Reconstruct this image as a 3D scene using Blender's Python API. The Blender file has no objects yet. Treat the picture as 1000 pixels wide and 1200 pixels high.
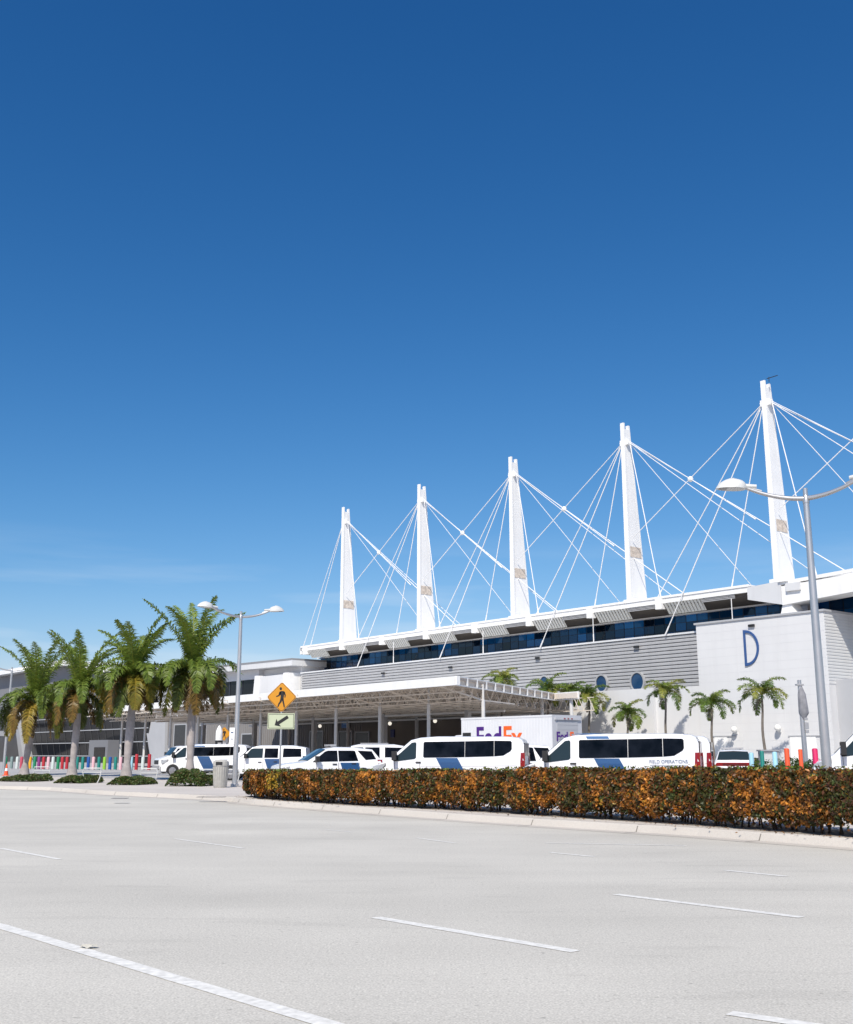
SKY_AIR,SKY_DUST,SKY_OZ,SKY_STR,SUN_E,EXPO=1.0,0.3,3.0,0.10,4.0,0.3
SKYG=((1.88,.195),(1.23,.532),(.99,.955))
import bpy, math, random
import numpy as np
from mathutils import Vector, Matrix
random.seed(7); rng=np.random.default_rng(11)
scene=bpy.context.scene; COL=scene.collection
PI=math.pi
# ---------------------------------------------------------------- camera
F=1269.; TH=math.atan(284/1269.); CT,ST=math.cos(TH),math.sin(TH); EYE=1.6
cam=bpy.data.cameras.new('camera'); cam.sensor_fit='HORIZONTAL'; cam.sensor_width=36; cam.lens=F/1000*36
cam.clip_start=.1; cam.clip_end=5000
co=bpy.data.objects.new('camera',cam); COL.objects.link(co); co.location=(0,0,EYE); co.rotation_euler=(PI/2+TH,0,0)
scene.camera=co
def ray(px,py):
    u=(px-500)/F; v=(600-py)/F
    return (u,CT-v*ST,ST+v*CT)
def atY(px,py,Y):
    r=ray(px,py); k=Y/r[1]; return Vector((r[0]*k,Y,EYE+r[2]*k))
def atZ(px,py,z):
    r=ray(px,py); k=(z-EYE)/r[2]; return Vector((r[0]*k,r[1]*k,z))
# terminal building frame: s runs along the facade (away to the left), w out of it, z up
BO=(31.277,85.0); D1=(-.6311,.7757); N1=(-.7757,-.6311)
def B(s,w,z): return Vector((BO[0]+s*D1[0]+w*N1[0],BO[1]+s*D1[1]+w*N1[1],z))
def atW(px,py,w):
    r=ray(px,py); c=(BO[0]+w*N1[0])*N1[0]+(BO[1]+w*N1[1])*N1[1]
    k=c/(r[0]*N1[0]+r[1]*N1[1]); X,Y=r[0]*k,r[1]*k
    return ((X-BO[0])*D1[0]+(Y-BO[1])*D1[1], EYE+r[2]*k)
VD=Vector((D1[0],D1[1],0)); VN=Vector((N1[0],N1[1],0)); VZ=Vector((0,0,1))
GZ=.15
# ---------------------------------------------------------------- materials
def mat(name,col,rough=.6,metal=0,streak=0,var=.0,vscale=3.,bump=0,bscale=40,spec=None,attr=False,coat=0,trans=0):
    m=bpy.data.materials.new(name); m.use_nodes=True; nt=m.node_tree; b=nt.nodes['Principled BSDF']
    b.inputs['Base Color'].default_value=(*col,1); b.inputs['Roughness'].default_value=rough; b.inputs['Metallic'].default_value=metal
    if spec is not None: b.inputs['Specular IOR Level'].default_value=spec
    if coat: b.inputs['Coat Weight'].default_value=coat; b.inputs['Coat Roughness'].default_value=.06
    src=None
    if attr:
        a=nt.nodes.new('ShaderNodeAttribute'); a.attribute_name='Col'; src=a.outputs['Color']
        nt.links.new(src,b.inputs['Base Color'])
    tc=nt.nodes.new('ShaderNodeTexCoord')
    if var:
        n=nt.nodes.new('ShaderNodeTexNoise'); n.inputs['Scale'].default_value=vscale; n.inputs['Detail'].default_value=6
        nt.links.new(tc.outputs['Object'],n.inputs['Vector'])
        r=nt.nodes.new('ShaderNodeMapRange'); r.inputs[1].default_value=.3; r.inputs[2].default_value=.7; r.inputs[3].default_value=1-var; r.inputs[4].default_value=1+var
        nt.links.new(n.outputs['Fac'],r.inputs[0])
        mx=nt.nodes.new('ShaderNodeMix'); mx.data_type='RGBA'; mx.blend_type='MULTIPLY'; mx.inputs[0].default_value=1
        if src: nt.links.new(src,mx.inputs[6])
        else: mx.inputs[6].default_value=(*col,1)
        nt.links.new(r.outputs[0],mx.inputs[7]); nt.links.new(mx.outputs[2],b.inputs['Base Color'])
        if streak:   # rain streaks running down the face
            mp=nt.nodes.new('ShaderNodeMapping'); mp.inputs['Scale'].default_value=(1.6,1.6,.12); nt.links.new(tc.outputs['Object'],mp.inputs[0])
            n3=nt.nodes.new('ShaderNodeTexNoise'); n3.inputs['Scale'].default_value=1.2; n3.inputs['Detail'].default_value=5; nt.links.new(mp.outputs[0],n3.inputs['Vector'])
            r3=nt.nodes.new('ShaderNodeMapRange'); r3.inputs[1].default_value=.48; r3.inputs[2].default_value=.75; r3.inputs[3].default_value=1; r3.inputs[4].default_value=1-streak; nt.links.new(n3.outputs['Fac'],r3.inputs[0])
            m3=nt.nodes.new('ShaderNodeMix'); m3.data_type='RGBA'; m3.blend_type='MULTIPLY'; m3.inputs[0].default_value=1; nt.links.new(mx.outputs[2],m3.inputs[6]); nt.links.new(r3.outputs[0],m3.inputs[7]); nt.links.new(m3.outputs[2],b.inputs['Base Color'])
    if bump:
        n2=nt.nodes.new('ShaderNodeTexNoise'); n2.inputs['Scale'].default_value=bscale; n2.inputs['Detail'].default_value=4
        nt.links.new(tc.outputs['Object'],n2.inputs['Vector'])
        bp=nt.nodes.new('ShaderNodeBump'); bp.inputs['Strength'].default_value=bump; bp.inputs['Distance'].default_value=.02
        nt.links.new(n2.outputs['Fac'],bp.inputs['Height']); nt.links.new(bp.outputs[0],b.inputs['Normal'])
    if trans: b.inputs['Transmission Weight'].default_value=trans
    return m
def leafmat(name):
    m=bpy.data.materials.new(name); m.use_nodes=True; nt=m.node_tree; nt.nodes.clear()
    o=nt.nodes.new('ShaderNodeOutputMaterial'); a=nt.nodes.new('ShaderNodeAttribute'); a.attribute_name='Col'
    p=nt.nodes.new('ShaderNodeBsdfPrincipled'); p.inputs['Roughness'].default_value=.45; p.inputs['Specular IOR Level'].default_value=.35
    t=nt.nodes.new('ShaderNodeBsdfTranslucent'); mx=nt.nodes.new('ShaderNodeMixShader'); mx.inputs[0].default_value=.25
    for q in (p.inputs['Base Color'],t.inputs['Color']): nt.links.new(a.outputs['Color'],q)
    nt.links.new(p.outputs[0],mx.inputs[1]); nt.links.new(t.outputs[0],mx.inputs[2]); nt.links.new(mx.outputs[0],o.inputs[0])
    return m
M={}
M['white']=mat('white_paint',(.86,.86,.85),.45,streak=.05,var=.03,vscale=.7)
M['roofwhite']=mat('roof_white_metal',(.84,.84,.83),.5,streak=.06,var=.05,vscale=.5)
M['cable']=mat('cable_white',(.82,.82,.82),.35)
M['carwhite']=mat('car_white_paint',(.84,.84,.85),.3,coat=.6)
M['carglass']=mat('car_glass',(.006,.007,.010),.06,spec=.18,var=.9,vscale=1.6)
M['windshield']=mat('windshield_glass',(.02,.032,.036),.03,spec=.45)
M['blue']=mat('blue_decal',(.018,.075,.20),.35,coat=.4)
M['roofblue']=mat('roof_decal_blue',(.06,.15,.33),.35)
M['black']=mat('black_trim',(.02,.02,.021),.5)
M['tyre']=mat('tyre_rubber',(.018,.018,.018),.8)
M['rim']=mat('rim_alloy',(.35,.35,.36),.35,metal=.8)
M['red']=mat('red_lamp',(.24,.008,.012),.15,spec=.6)
M['lampglass']=mat('lamp_clear',(.35,.36,.38),.1,spec=.7)
M['grey']=mat('grey_metal',(.42,.42,.43),.4,metal=.3,var=.06,vscale=2)
M['steel']=mat('galvanised_steel',(.55,.55,.55),.38,metal=.75,var=.08,vscale=1.5)
M['lampwhite']=mat('lamp_head_paint',(.62,.63,.62),.4)
M['plate']=mat('licence_plate',(.6,.62,.6),.4)
M['wallwhite']=mat('stucco_white',(.665,.67,.68),.8,streak=.035,var=.035,vscale=.25,bump=.1,bscale=15)
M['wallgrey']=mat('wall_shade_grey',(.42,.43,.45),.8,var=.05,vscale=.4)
M['louvre']=mat('louvre_grey',(.385,.39,.40),.5,streak=.08,var=.03,vscale=.5)
M['louvrelight']=mat('louvre_light',(.66,.67,.68),.5,streak=.05,var=.03,vscale=.5)
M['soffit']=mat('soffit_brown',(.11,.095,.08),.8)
M['hood']=mat('hood_ribbed',(.72,.71,.66),.6)
M['cream']=mat('canopy_steel_cream',(.72,.65,.57),.6,var=.06,vscale=1)
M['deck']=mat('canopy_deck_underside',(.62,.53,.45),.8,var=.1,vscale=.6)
M['concrete_col']=mat('column_paint',(.60,.60,.60),.7,var=.04)
M['rust']=mat('weathered_plate',(.62,.54,.46),.8,var=.25,vscale=3)
M['innerwall']=mat('entrance_wall_shade_grey',(.24,.23,.225),.8,var=.06,vscale=.4)
M['innerbrown']=mat('entrance_wall_shade_brown',(.19,.17,.155),.8,var=.05,vscale=.4)
M['door']=mat('dark_door',(.03,.032,.035),.25)
M['signblue']=mat('sign_blue',(.02,.16,.50),.4)
M['darkglass']=mat('dark_glass_wall',(.010,.011,.014),.12,spec=.2)
M['mullion']=mat('mullion_grey',(.4,.41,.43),.5)
M['wingwall']=mat('wing_wall_grey',(.20,.205,.22),.7,var=.08,vscale=.2)
M['wingroof']=mat('wing_roof_grey',(.25,.255,.27),.6)
M['yellow']=mat('sign_yellow',(.62,.27,.015),.45)
M['fluoro']=mat('sign_plate_green',(.52,.57,.40),.45)
M['ink']=mat('sign_black',(.015,.015,.015),.5)
M['paint']=mat('road_paint',(.75,.735,.69),.75,var=.18,vscale=14)
M['trunk']=mat('palm_trunk_grey',(.34,.31,.30),.9,var=.22,vscale=2.2,bump=.5,bscale=12)
M['trunkthin']=mat('palm_trunk_thin',(.16,.14,.12),.9,var=.2,vscale=3)
M['shaft']=mat('palm_crownshaft',(.10,.17,.035),.5,var=.15)
M['leaf']=leafmat('leaf')
M['stem']=mat('shrub_stem',(.07,.05,.035),.9)
M['bin']=mat('bin_concrete',(.42,.41,.38),.8,var=.1,vscale=6)
M['truckwhite']=mat('truck_box_white',(.74,.75,.77),.4,var=.03,vscale=.8)
M['truckrear']=mat('truck_rear_shaded',(.5,.51,.54),.5)  # rear of the white box, its shaded side put into the grey
M['purple']=mat('lettering_purple',(.07,.015,.20),.4)
M['orange']=mat('lettering_orange',(.85,.13,.015),.4)
M['lettergrey']=mat('lettering_grey',(.12,.16,.25),.4)
M['dblue']=mat('letter_blue',(.035,.09,.25),.45)
M['bulb']=mat('globe_lamp',(.8,.8,.78),.3); M['litbulb']=mat('lit_globe_lamp',(.8,.78,.7),.3); _b=M['litbulb'].node_tree.nodes['Principled BSDF']; _b.inputs['Emission Color'].default_value=(1,.93,.8,1); _b.inputs['Emission Strength'].default_value=.75
M['soil']=mat('soil',(.40,.35,.29),.95,var=.3,vscale=4)
def bandglass():
    m=bpy.data.materials.new('blue_band_glass'); m.use_nodes=True; nt=m.node_tree; b=nt.nodes['Principled BSDF']
    tc=nt.nodes.new('ShaderNodeTexCoord'); a=nt.nodes.new('ShaderNodeAttribute'); a.attribute_name='Col'
    nt.links.new(a.outputs['Color'],b.inputs['Base Color']); b.inputs['Roughness'].default_value=.06; b.inputs['Specular IOR Level'].default_value=.5
    return m
M['band']=bandglass()
def concrete(name,base,warm,road=False):
    m=bpy.data.materials.new(name); m.use_nodes=True; nt=m.node_tree; b=nt.nodes['Principled BSDF']; L=nt.links
    tc=nt.nodes.new('ShaderNodeTexCoord'); b.inputs['Roughness'].default_value=.85; b.inputs['Specular IOR Level'].default_value=.25
    def noise(scale,det,sx=1,sy=1,rot=0):
        mp=nt.nodes.new('ShaderNodeMapping'); mp.inputs['Scale'].default_value=(sx,sy,1); mp.inputs['Rotation'].default_value=(0,0,rot)
        L.new(tc.outputs['Object'],mp.inputs[0]); n=nt.nodes.new('ShaderNodeTexNoise'); n.inputs['Scale'].default_value=scale; n.inputs['Detail'].default_value=det
        L.new(mp.outputs[0],n.inputs['Vector']); return n.outputs['Fac']
    def rng_(f,a,b_,c,d):
        r=nt.nodes.new('ShaderNodeMapRange'); r.inputs[1].default_value=a; r.inputs[2].default_value=b_; r.inputs[3].default_value=c; r.inputs[4].default_value=d
        L.new(f,r.inputs[0]); return r.outputs[0]
    def mul(x,y):
        k=nt.nodes.new('ShaderNodeMath'); k.operation='MULTIPLY'; L.new(x,k.inputs[0]); L.new(y,k.inputs[1]); return k.outputs[0]
    f=rng_(noise(.35,5),.3,.7,.93,1.06)
    g_=1 if road else .35; f=mul(f,rng_(noise(60,4),.3,.7,1-.26*g_,1+.20*g_)); f=mul(f,rng_(noise(22,3),.35,.7,1-.07*g_,1+.05*g_))
    if road:
        rot=.837
        f=mul(f,rng_(noise(.8,6,.12,.8,rot),.35,.68,.925,1.035))       # worn bands along the lanes
        f=mul(f,rng_(noise(3.2,6,.5,1.2,rot),.66,.78,1,.86))       # oil marks
        f=mul(f,rng_(noise(9,3),.70,.77,1,.70)); f=mul(f,rng_(noise(26,2),.72,.76,1,.72))
        f=mul(f,rng_(noise(1.5,8,.3,1.6,rot),.60,.63,1,.95)); f=mul(f,rng_(noise(34,2,.35,1,.6),.69,.73,1,.55))
    mx=nt.nodes.new('ShaderNodeMix'); mx.data_type='RGBA'; mx.blend_type='MULTIPLY'; mx.inputs[0].default_value=1
    mx.inputs[6].default_value=(base*warm[0],base*warm[1],base*warm[2],1); L.new(f,mx.inputs[7]); L.new(mx.outputs[2],b.inputs['Base Color'])
    bp=nt.nodes.new('ShaderNodeBump'); bp.inputs['Strength'].default_value=.35; bp.inputs['Distance'].default_value=.006
    L.new(noise(90,3),bp.inputs['Height']); L.new(bp.outputs[0],b.inputs['Normal'])
    return m
M['road']=concrete('road_concrete',.60,(1.01,.966,.866),True)
M['walk']=concrete('walk_concrete',.56,(1.05,.97,.89))
M['kerb']=concrete('kerb_concrete',.51,(1.04,.97,.88))
M['lot']=concrete('lot_surface',.44,(1,.98,.96))
M['ground']=concrete('far_ground',.38,(1,.96,.88))
# ---------------------------------------------------------------- mesh helpers
class MB:
    def __init__(s): s.v=[]; s.f=[]; s.c=[]; s.col=None
    def add(s,vs,fs):
        o=len(s.v); s.v+= [tuple(p) for p in vs]; s.f+=[tuple(i+o for i in f) for f in fs]
        if s.col is not None: s.c+=[s.col]*len(vs)
        return s
    def hexa(s,p):   # 8 pts: bottom 0-3, top 4-7
        return s.add(p,[(3,2,1,0),(4,5,6,7),(0,1,5,4),(1,2,6,5),(2,3,7,6),(3,0,4,7)])
    def box(s,x0,x1,y0,y1,z0,z1):
        return s.hexa([(x0,y0,z0),(x1,y0,z0),(x1,y1,z0),(x0,y1,z0),(x0,y0,z1),(x1,y0,z1),(x1,y1,z1),(x0,y1,z1)])
    def bbox(s,s0,s1,w0,w1,z0,z1):
        return s.hexa([B(s0,w0,z0),B(s1,w0,z0),B(s1,w1,z0),B(s0,w1,z0),B(s0,w0,z1),B(s1,w0,z1),B(s1,w1,z1),B(s0,w1,z1)])
    def prism(s,poly,ext):
        n=len(poly); e=Vector(ext); a=[Vector(p) for p in poly]; b=[p+e for p in a]
        return s.add(a+b,[tuple(range(n))[::-1],tuple(range(n,2*n))]+[(i,(i+1)%n,n+(i+1)%n,n+i) for i in range(n)])
    def tube(s,pts,rad,n=8,cap=True):
        pts=[Vector(p) for p in pts]; 
        if not hasattr(rad,'__len__'): rad=[rad]*len(pts)
        vs=[];fs=[]
        for i,p in enumerate(pts):
            d=(pts[min(i+1,len(pts)-1)]-pts[max(i-1,0)]).normalized()
            u=d.orthogonal() if i==0 else (u-d*u.dot(d))
            u=u.normalized(); w=d.cross(u)
            for k in range(n):
                a=2*PI*k/n; vs.append(p+(u*math.cos(a)+w*math.sin(a))*rad[i])
        for i in range(len(pts)-1):
            for k in range(n):
                fs.append((i*n+k,i*n+(k+1)%n,(i+1)*n+(k+1)%n,(i+1)*n+k))
        if cap: fs+= [tuple(range(n))[::-1],tuple(range((len(pts)-1)*n,len(pts)*n))]
        return s.add(vs,fs)
    def lathe(s,prof,n=16,c=(0,0,0),sx=1,sy=1):
        vs=[];fs=[]
        for r,z in prof:
            for k in range(n): a=2*PI*k/n; vs.append((c[0]+r*sx*math.cos(a),c[1]+r*sy*math.sin(a),c[2]+z))
        for i in range(len(prof)-1):
            for k in range(n): fs.append((i*n+k,i*n+(k+1)%n,(i+1)*n+(k+1)%n,(i+1)*n+k))
        fs+=[tuple(range(n))[::-1],tuple(range((len(prof)-1)*n,len(prof)*n))]
        return s.add(vs,fs)
    def sphere(s,c,r,n=12,m=8,sc=(1,1,1)):
        pr=[(r*math.sin(PI*i/m)+1e-4,-r*math.cos(PI*i/m)*sc[2]) for i in range(m+1)]
        return s.lathe(pr,n,c,sc[0],sc[1])
    def bar(s,p,q,t,u=None):   # square bar
        p=Vector(p);q=Vector(q);d=(q-p).normalized(); a=d.orthogonal().normalized() if abs(d.z)>.95 else d.cross(VZ).normalized(); b=d.cross(a)
        a*=t/2;b*=t/2
        return s.hexa([p-a-b,p+a-b,p+a+b,p-a+b,q-a-b,q+a-b,q+a+b,q-a+b])
def link(name,me,parent,m):
    for x in (m if isinstance(m,(list,tuple)) else [m]): me.materials.append(x)
    o=bpy.data.objects.new(name,me); COL.objects.link(o)
    if parent: o.parent=parent
    return o
def wloc(p):
    v=Vector((0,0,0))
    while p: v+=p.location; p=p.parent
    return v
def obj(name,mb,m,parent=None,world=True,smooth=False,ang=.6,origin=None):
    me=bpy.data.meshes.new(name)
    off=wloc(parent) if (parent and world) else Vector((0,0,0))
    if parent is None and world and mb.v:
        a=np.array(mb.v); off=Vector(((a[:,0].min()+a[:,0].max())/2,(a[:,1].min()+a[:,1].max())/2,a[:,2].min())) if origin is None else Vector(origin)
    vs=[(p[0]-off[0],p[1]-off[1],p[2]-off[2]) for p in mb.v]
    me.from_pydata(vs,[],mb.f)
    if mb.c:
        at=me.color_attributes.new('Col','FLOAT_COLOR','POINT'); at.data.foreach_set('color',[x for c in mb.c for x in (*c,1)])
    me.validate(); me.update()
    if smooth:
        me.polygons.foreach_set('use_smooth',[True]*len(me.polygons)); 
        try: me.set_sharp_from_angle(angle=ang)
        except Exception: pass
    o=link(name,me,parent,m)
    if parent is None: o.location=off
    return o
def tag(o,label=None,cat=None,group=None,kind=None):
    if label: o['label']=label
    if cat: o['category']=cat
    if group: o['group']=group
    if kind: o['kind']=kind
    return o
def empty(name,loc,rz=0,label=None,cat=None,group=None):
    o=bpy.data.objects.new(name,None); COL.objects.link(o); o.location=loc; o.rotation_euler=(0,0,rz); o.empty_display_size=.3
    return tag(o,label,cat,group)
def copy_tree(o,parent=None):
    c=o.copy(); COL.objects.link(c)
    if parent: c.parent=parent
    for ch in list(o.children): copy_tree(ch,c)
    return c
def textobj(name,body,size,m,parent,origin,ux,uy,ext=.01,sx=1.,bold=0.,align='LEFT'):
    cu=bpy.data.curves.new(name,'FONT'); cu.body=body; cu.size=size; cu.extrude=ext; cu.offset=bold; cu.align_x=align
    to=bpy.data.objects.new(name,cu); COL.objects.link(to); bpy.context.view_layer.update()
    me=bpy.data.meshes.new_from_object(to.evaluated_get(bpy.context.evaluated_depsgraph_get())); bpy.data.objects.remove(to)
    ux=Vector(ux).normalized(); uy=Vector(uy).normalized(); uz=ux.cross(uy)
    mt=Matrix(((ux.x,uy.x,uz.x,origin[0]),(ux.y,uy.y,uz.y,origin[1]),(ux.z,uy.z,uz.z,origin[2]),(0,0,0,1)))@Matrix.Diagonal((sx,1,1,1))
    me.transform(mt); me.materials.clear()
    return link(name,me,parent,m)
# ---------------------------------------------------------------- world and sun
SUNV=Vector((-.27,-.96,0)).normalized(); ELEV=math.radians(48)
sd=Vector((SUNV.x*math.cos(ELEV),SUNV.y*math.cos(ELEV),math.sin(ELEV)))
w=bpy.data.worlds.new('World'); scene.world=w; w.use_nodes=True; nt=w.node_tree
bg=nt.nodes['Background']; sk=nt.nodes.new('ShaderNodeTexSky'); sk.sky_type='NISHITA'; sk.sun_disc=False
sk.sun_elevation=ELEV; sk.sun_rotation=math.atan2(SUNV.x,SUNV.y); sk.air_density=SKY_AIR; sk.dust_density=SKY_DUST; sk.ozone_density=SKY_OZ; sk.altitude=0
tc=nt.nodes.new('ShaderNodeTexCoord'); mp=nt.nodes.new('ShaderNodeMapping'); mp.inputs['Scale'].default_value=(2.2,2.2,26); mp.inputs['Rotation'].default_value=(.03,.05,0)
nt.links.new(tc.outputs['Generated'],mp.inputs[0])
n=nt.nodes.new('ShaderNodeTexNoise'); n.inputs['Scale'].default_value=1.4; n.inputs['Detail'].default_value=7; nt.links.new(mp.outputs[0],n.inputs['Vector'])
cr=nt.nodes.new('ShaderNodeMapRange'); cr.inputs[1].default_value=.50; cr.inputs[2].default_value=.85; cr.inputs[3].default_value=0; cr.inputs[4].default_value=.6; nt.links.new(n.outputs['Fac'],cr.inputs[0])
sx=nt.nodes.new('ShaderNodeSeparateXYZ'); nt.links.new(tc.outputs['Generated'],sx.inputs[0])
hr=nt.nodes.new('ShaderNodeMapRange'); hr.inputs[1].default_value=.20; hr.inputs[2].default_value=.10; hr.inputs[3].default_value=0; hr.inputs[4].default_value=1; nt.links.new(sx.outputs['Z'],hr.inputs[0])
mu=nt.nodes.new('ShaderNodeMath'); mu.operation='MULTIPLY'; nt.links.new(cr.outputs[0],mu.inputs[0]); nt.links.new(hr.outputs[0],mu.inputs[1])
mx=nt.nodes.new('ShaderNodeMix'); mx.data_type='RGBA'; nt.links.new(mu.outputs[0],mx.inputs[0]); 
sep=nt.nodes.new('ShaderNodeSeparateColor'); com=nt.nodes.new('ShaderNodeCombineColor'); nt.links.new(sk.outputs[0],sep.inputs[0])
for ci,(g,k) in enumerate(SKYG):   # deep polarised blue of the photograph
    pw=nt.nodes.new('ShaderNodeMath'); pw.operation='POWER'; pw.inputs[1].default_value=g; ml=nt.nodes.new('ShaderNodeMath'); ml.operation='MULTIPLY'; ml.inputs[1].default_value=k
    nt.links.new(sep.outputs[ci],pw.inputs[0]); nt.links.new(pw.outputs[0],ml.inputs[0]); nt.links.new(ml.outputs[0],com.inputs[ci])
nt.links.new(com.outputs[0],mx.inputs[6]); mx.inputs[7].default_value=(7,7.6,8.2,1)

nt.links.new(mx.outputs[2],bg.inputs[0]); bg.inputs[1].default_value=SKY_STR
sl=bpy.data.lights.new('sun','SUN'); sl.energy=SUN_E; sl.angle=math.radians(.53); sl.color=(1,.925,.81)
so=bpy.data.objects.new('sun',sl); COL.objects.link(so); so.rotation_euler=sd.to_track_quat('Z','Y').to_euler(); so.location=(0,-20,60)
scene.view_settings.view_transform='Standard'; scene.view_settings.look='None'; scene.view_settings.gamma=1; scene.view_settings.exposure=EXPO
# ================================================================ setting
mb=MB(); mb.add([(-700,-300,-.02),(700,-300,-.02),(700,1200,-.02),(-700,1200,-.02)],[(0,1,2,3)]); tag(obj('ground',mb,M['ground'],world=False),kind='structure')
kerb=[(-120,95),(-60,72),(-34,61.5),(-20.1,52.4),(-17.0,50.4),(-12.7,44.8),(-9.5,41.8),(-8.0,40.3),(-6.7,38.6),(-5.7,36.6),(-3.9,34.1),(-.95,30.1),(.85,27.7),(2.8,25.4),(5.4,22.5),(7.5,19.6),(9.8,15.4),(11.6,11),(14,5),(17,-5),(22,-30)]
mb=MB(); rp=[(x,y,0) for x,y in kerb]; mb.add([(-120,-60,0),(30,-60,0)]+[(x+.05,y+.05,0) for x,y in kerb[::-1]],[tuple(range(len(kerb)+2))])
tag(obj('road',mb,M['road'],world=False),kind='structure')
def offs(path,d):
    out=[]
    for i,(x,y) in enumerate(path):
        a=path[max(i-1,0)]; b=path[min(i+1,len(path)-1)]; dx,dy=b[0]-a[0],b[1]-a[1]; l=math.hypot(dx,dy); out.append((x-dy/l*d,y+dx/l*d))
    return out
# kerb: a real step with sloped face, segment joints every few metres
k0=kerb; k1=offs(kerb,.07); k2=offs(kerb,.34)
mb=MB(); n=len(kerb); V=[(x,y,-.01) for x,y in k0]+[(x,y,.0) for x,y in k0]+[(x,y,GZ-.02) for x,y in k1]+[(x,y,GZ+.006) for x,y in offs(kerb,.10)]+[(x,y,GZ+.006) for x,y in k2]+[(x,y,.0) for x,y in k2]
mb.add(V,[(r*n+i,r*n+i+1,(r+1)*n+i+1,(r+1)*n+i) for r in range(5) for i in range(n-1)])
tag(obj('kerb',mb,M['kerb'],world=False),kind='structure')
mb=MB(); g0=offs(kerb,-.42); g1=offs(kerb,-.002); mb.add([(x,y,.004) for x,y in g0]+[(x,y,.008) for x,y in g1],[(i,i+1,n+i+1,n+i) for i in range(n-1)]); tag(obj('gutter',mb,M['kerb'],world=False),kind='structure')
mb=MB(); acc=0
for (a,b) in zip(kerb,kerb[1:]):
    L=math.hypot(b[0]-a[0],b[1]-a[1]); d=3.0-acc
    while d<L:
        q=Vector((a[0]+(b[0]-a[0])*d/L,a[1]+(b[1]-a[1])*d/L,0)); t_=Vector((b[0]-a[0],b[1]-a[1],0)).normalized(); nn=Vector((-t_.y,t_.x,0))
        for (u0,z0,u1,z1) in ((-.42,.007,-.0,.011),(-.006,0,.066,GZ-.018),(.09,GZ+.009,.34,GZ+.009)):
            P0=q+nn*u0; P1=q+nn*u1; mb.add([P0-t_*.012+VZ*z0,P0+t_*.012+VZ*z0,P1+t_*.012+VZ*z1,P1-t_*.012+VZ*z1],[(0,1,2,3)])
        d+=3.0
    acc=(acc+L)%3.0
tag(obj('kerb_joints',mb,mat('joint_dark',(.20,.185,.165),.9),world=False),kind='structure')
mb=MB(); pk=offs(kerb,.338); mb.add([(x,y,GZ) for x,y in pk]+[(60,-30,GZ),(260,260,GZ),(-300,420,GZ),(-300,110,GZ)],[tuple(range(len(pk)+4))]); tag(obj('pavement',mb,M['walk'],world=False),kind='structure')
mb=MB(); lp=[(60,20),(150,120),(0,190),(-150,260),(-60,96),(-24,73),(-10,60),(-3.6,44),(5,33),(12,21),(19,13)]
mb.add([(x,y,GZ+.004) for x,y in lp],[tuple(range(len(lp)))]); tag(obj('parking_lot',mb,M['lot'],world=False),kind='structure')
# expansion joints on the pavement, drain inlets
mb=MB()
for px0,px1,y in ((130,148,936),(230,263,934.5)):
    a=atZ(px0,y,GZ+.012); b=atZ(px1,y,GZ+.012); d=(b-a).normalized(); nrm=Vector((-d.y,d.x,0))
    mb=MB(); mb.prism([a,b,b+nrm*.35,a+nrm*.35],(0,0,.01)); o=obj('drain_grate',mb,mat('drain_iron',(.13,.12,.13),.8,var=.3,vscale=8))
    tag(o,'dark iron drain inlet in the kerb left of the trash can' if px0>200 else 'smaller dark iron drain inlet at the kerb in front of the palm trunks','drain','drain inlets along the kerb')
# road markings
marks=[]
def stripe(p0,p1,wd):
    a=atZ(*p0,.004); b=atZ(*p1,.004); d=(b-a).normalized(); nrm=Vector((-d.y,d.x,0))*wd/2
    n=max(2,int((b-a).length/.25)); L=[];R=[]
    for i in range(n+1):
        q=a.lerp(b,i/n); j=random.uniform(-.006,.006); L.append(q+nrm*(1+j*8)); R.append(q-nrm*(1-j*8))
    mb.add(L+R,[(n+1+i,n+2+i,i+1,i) for i in range(n)])
mb=MB()
a=atZ(0,1085,.004); b=atZ(385,1200,.004); d=(b-a).normalized()
for p0,p1,wd in (((-360,1003),(0,1085),.15),((0,1085),(385,1200),.15),((385,1200),(640,1281),.15),((440,1075),(675,1115),.13),((722,1048),(940,1075),.13),((850,1020),(923,1027),.10),((0,994),(70,1007),.10),
    ((645,999),(697,1004),.10),((640,988),(805,991),.10),((855,1187),(1080,1220),.13),((205,983),(285,994),.08),((488,982),(534,988),.08),((380,972),(412,975),.07)):
    stripe(p0,p1,wd)
tag(obj('lane_markings',mb,M['paint'],world=False),kind='structure')
# soil strip below the hedge
hf=[(-6.55,39.5),(-5.6,37.0),(-2.4,32.7),(.9,29.3),(2.9,26.7),(5.4,23.5),(7.5,20.0),(9.3,16.6),(11.4,12.6),(13.5,7.5)]
mb=MB(); a=offs(hf,.1); b=offs(hf,1.7); n=len(hf)
mb.add([(x,y,GZ+.008) for x,y in a]+[(x,y,GZ+.008) for x,y in b],[(i,i+1,n+i+1,n+i) for i in range(n-1)]); tag(obj('planting_soil',mb,M['soil'],world=False),kind='structure')
# litter on the road
for (px,py,lab) in ((104,1110,'small crumpled pale paper scrap lying on the road beside the solid line'),):
    c=atZ(px,py,.01); mb=MB(); pts=[(c.x+.075*math.cos(t)*(1+.3*math.sin(3*t)),c.y+.05*math.sin(t),.006+.02*abs(math.sin(2*t))) for t in [k*PI/4 for k in range(8)]]
    mb.add(pts+[(c.x,c.y,.035)],[(i,(i+1)%8,8) for i in range(8)]); tag(obj('paper_scrap',mb,mat('scrap',(.5,.48,.42),.9)),lab,'litter')

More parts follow.
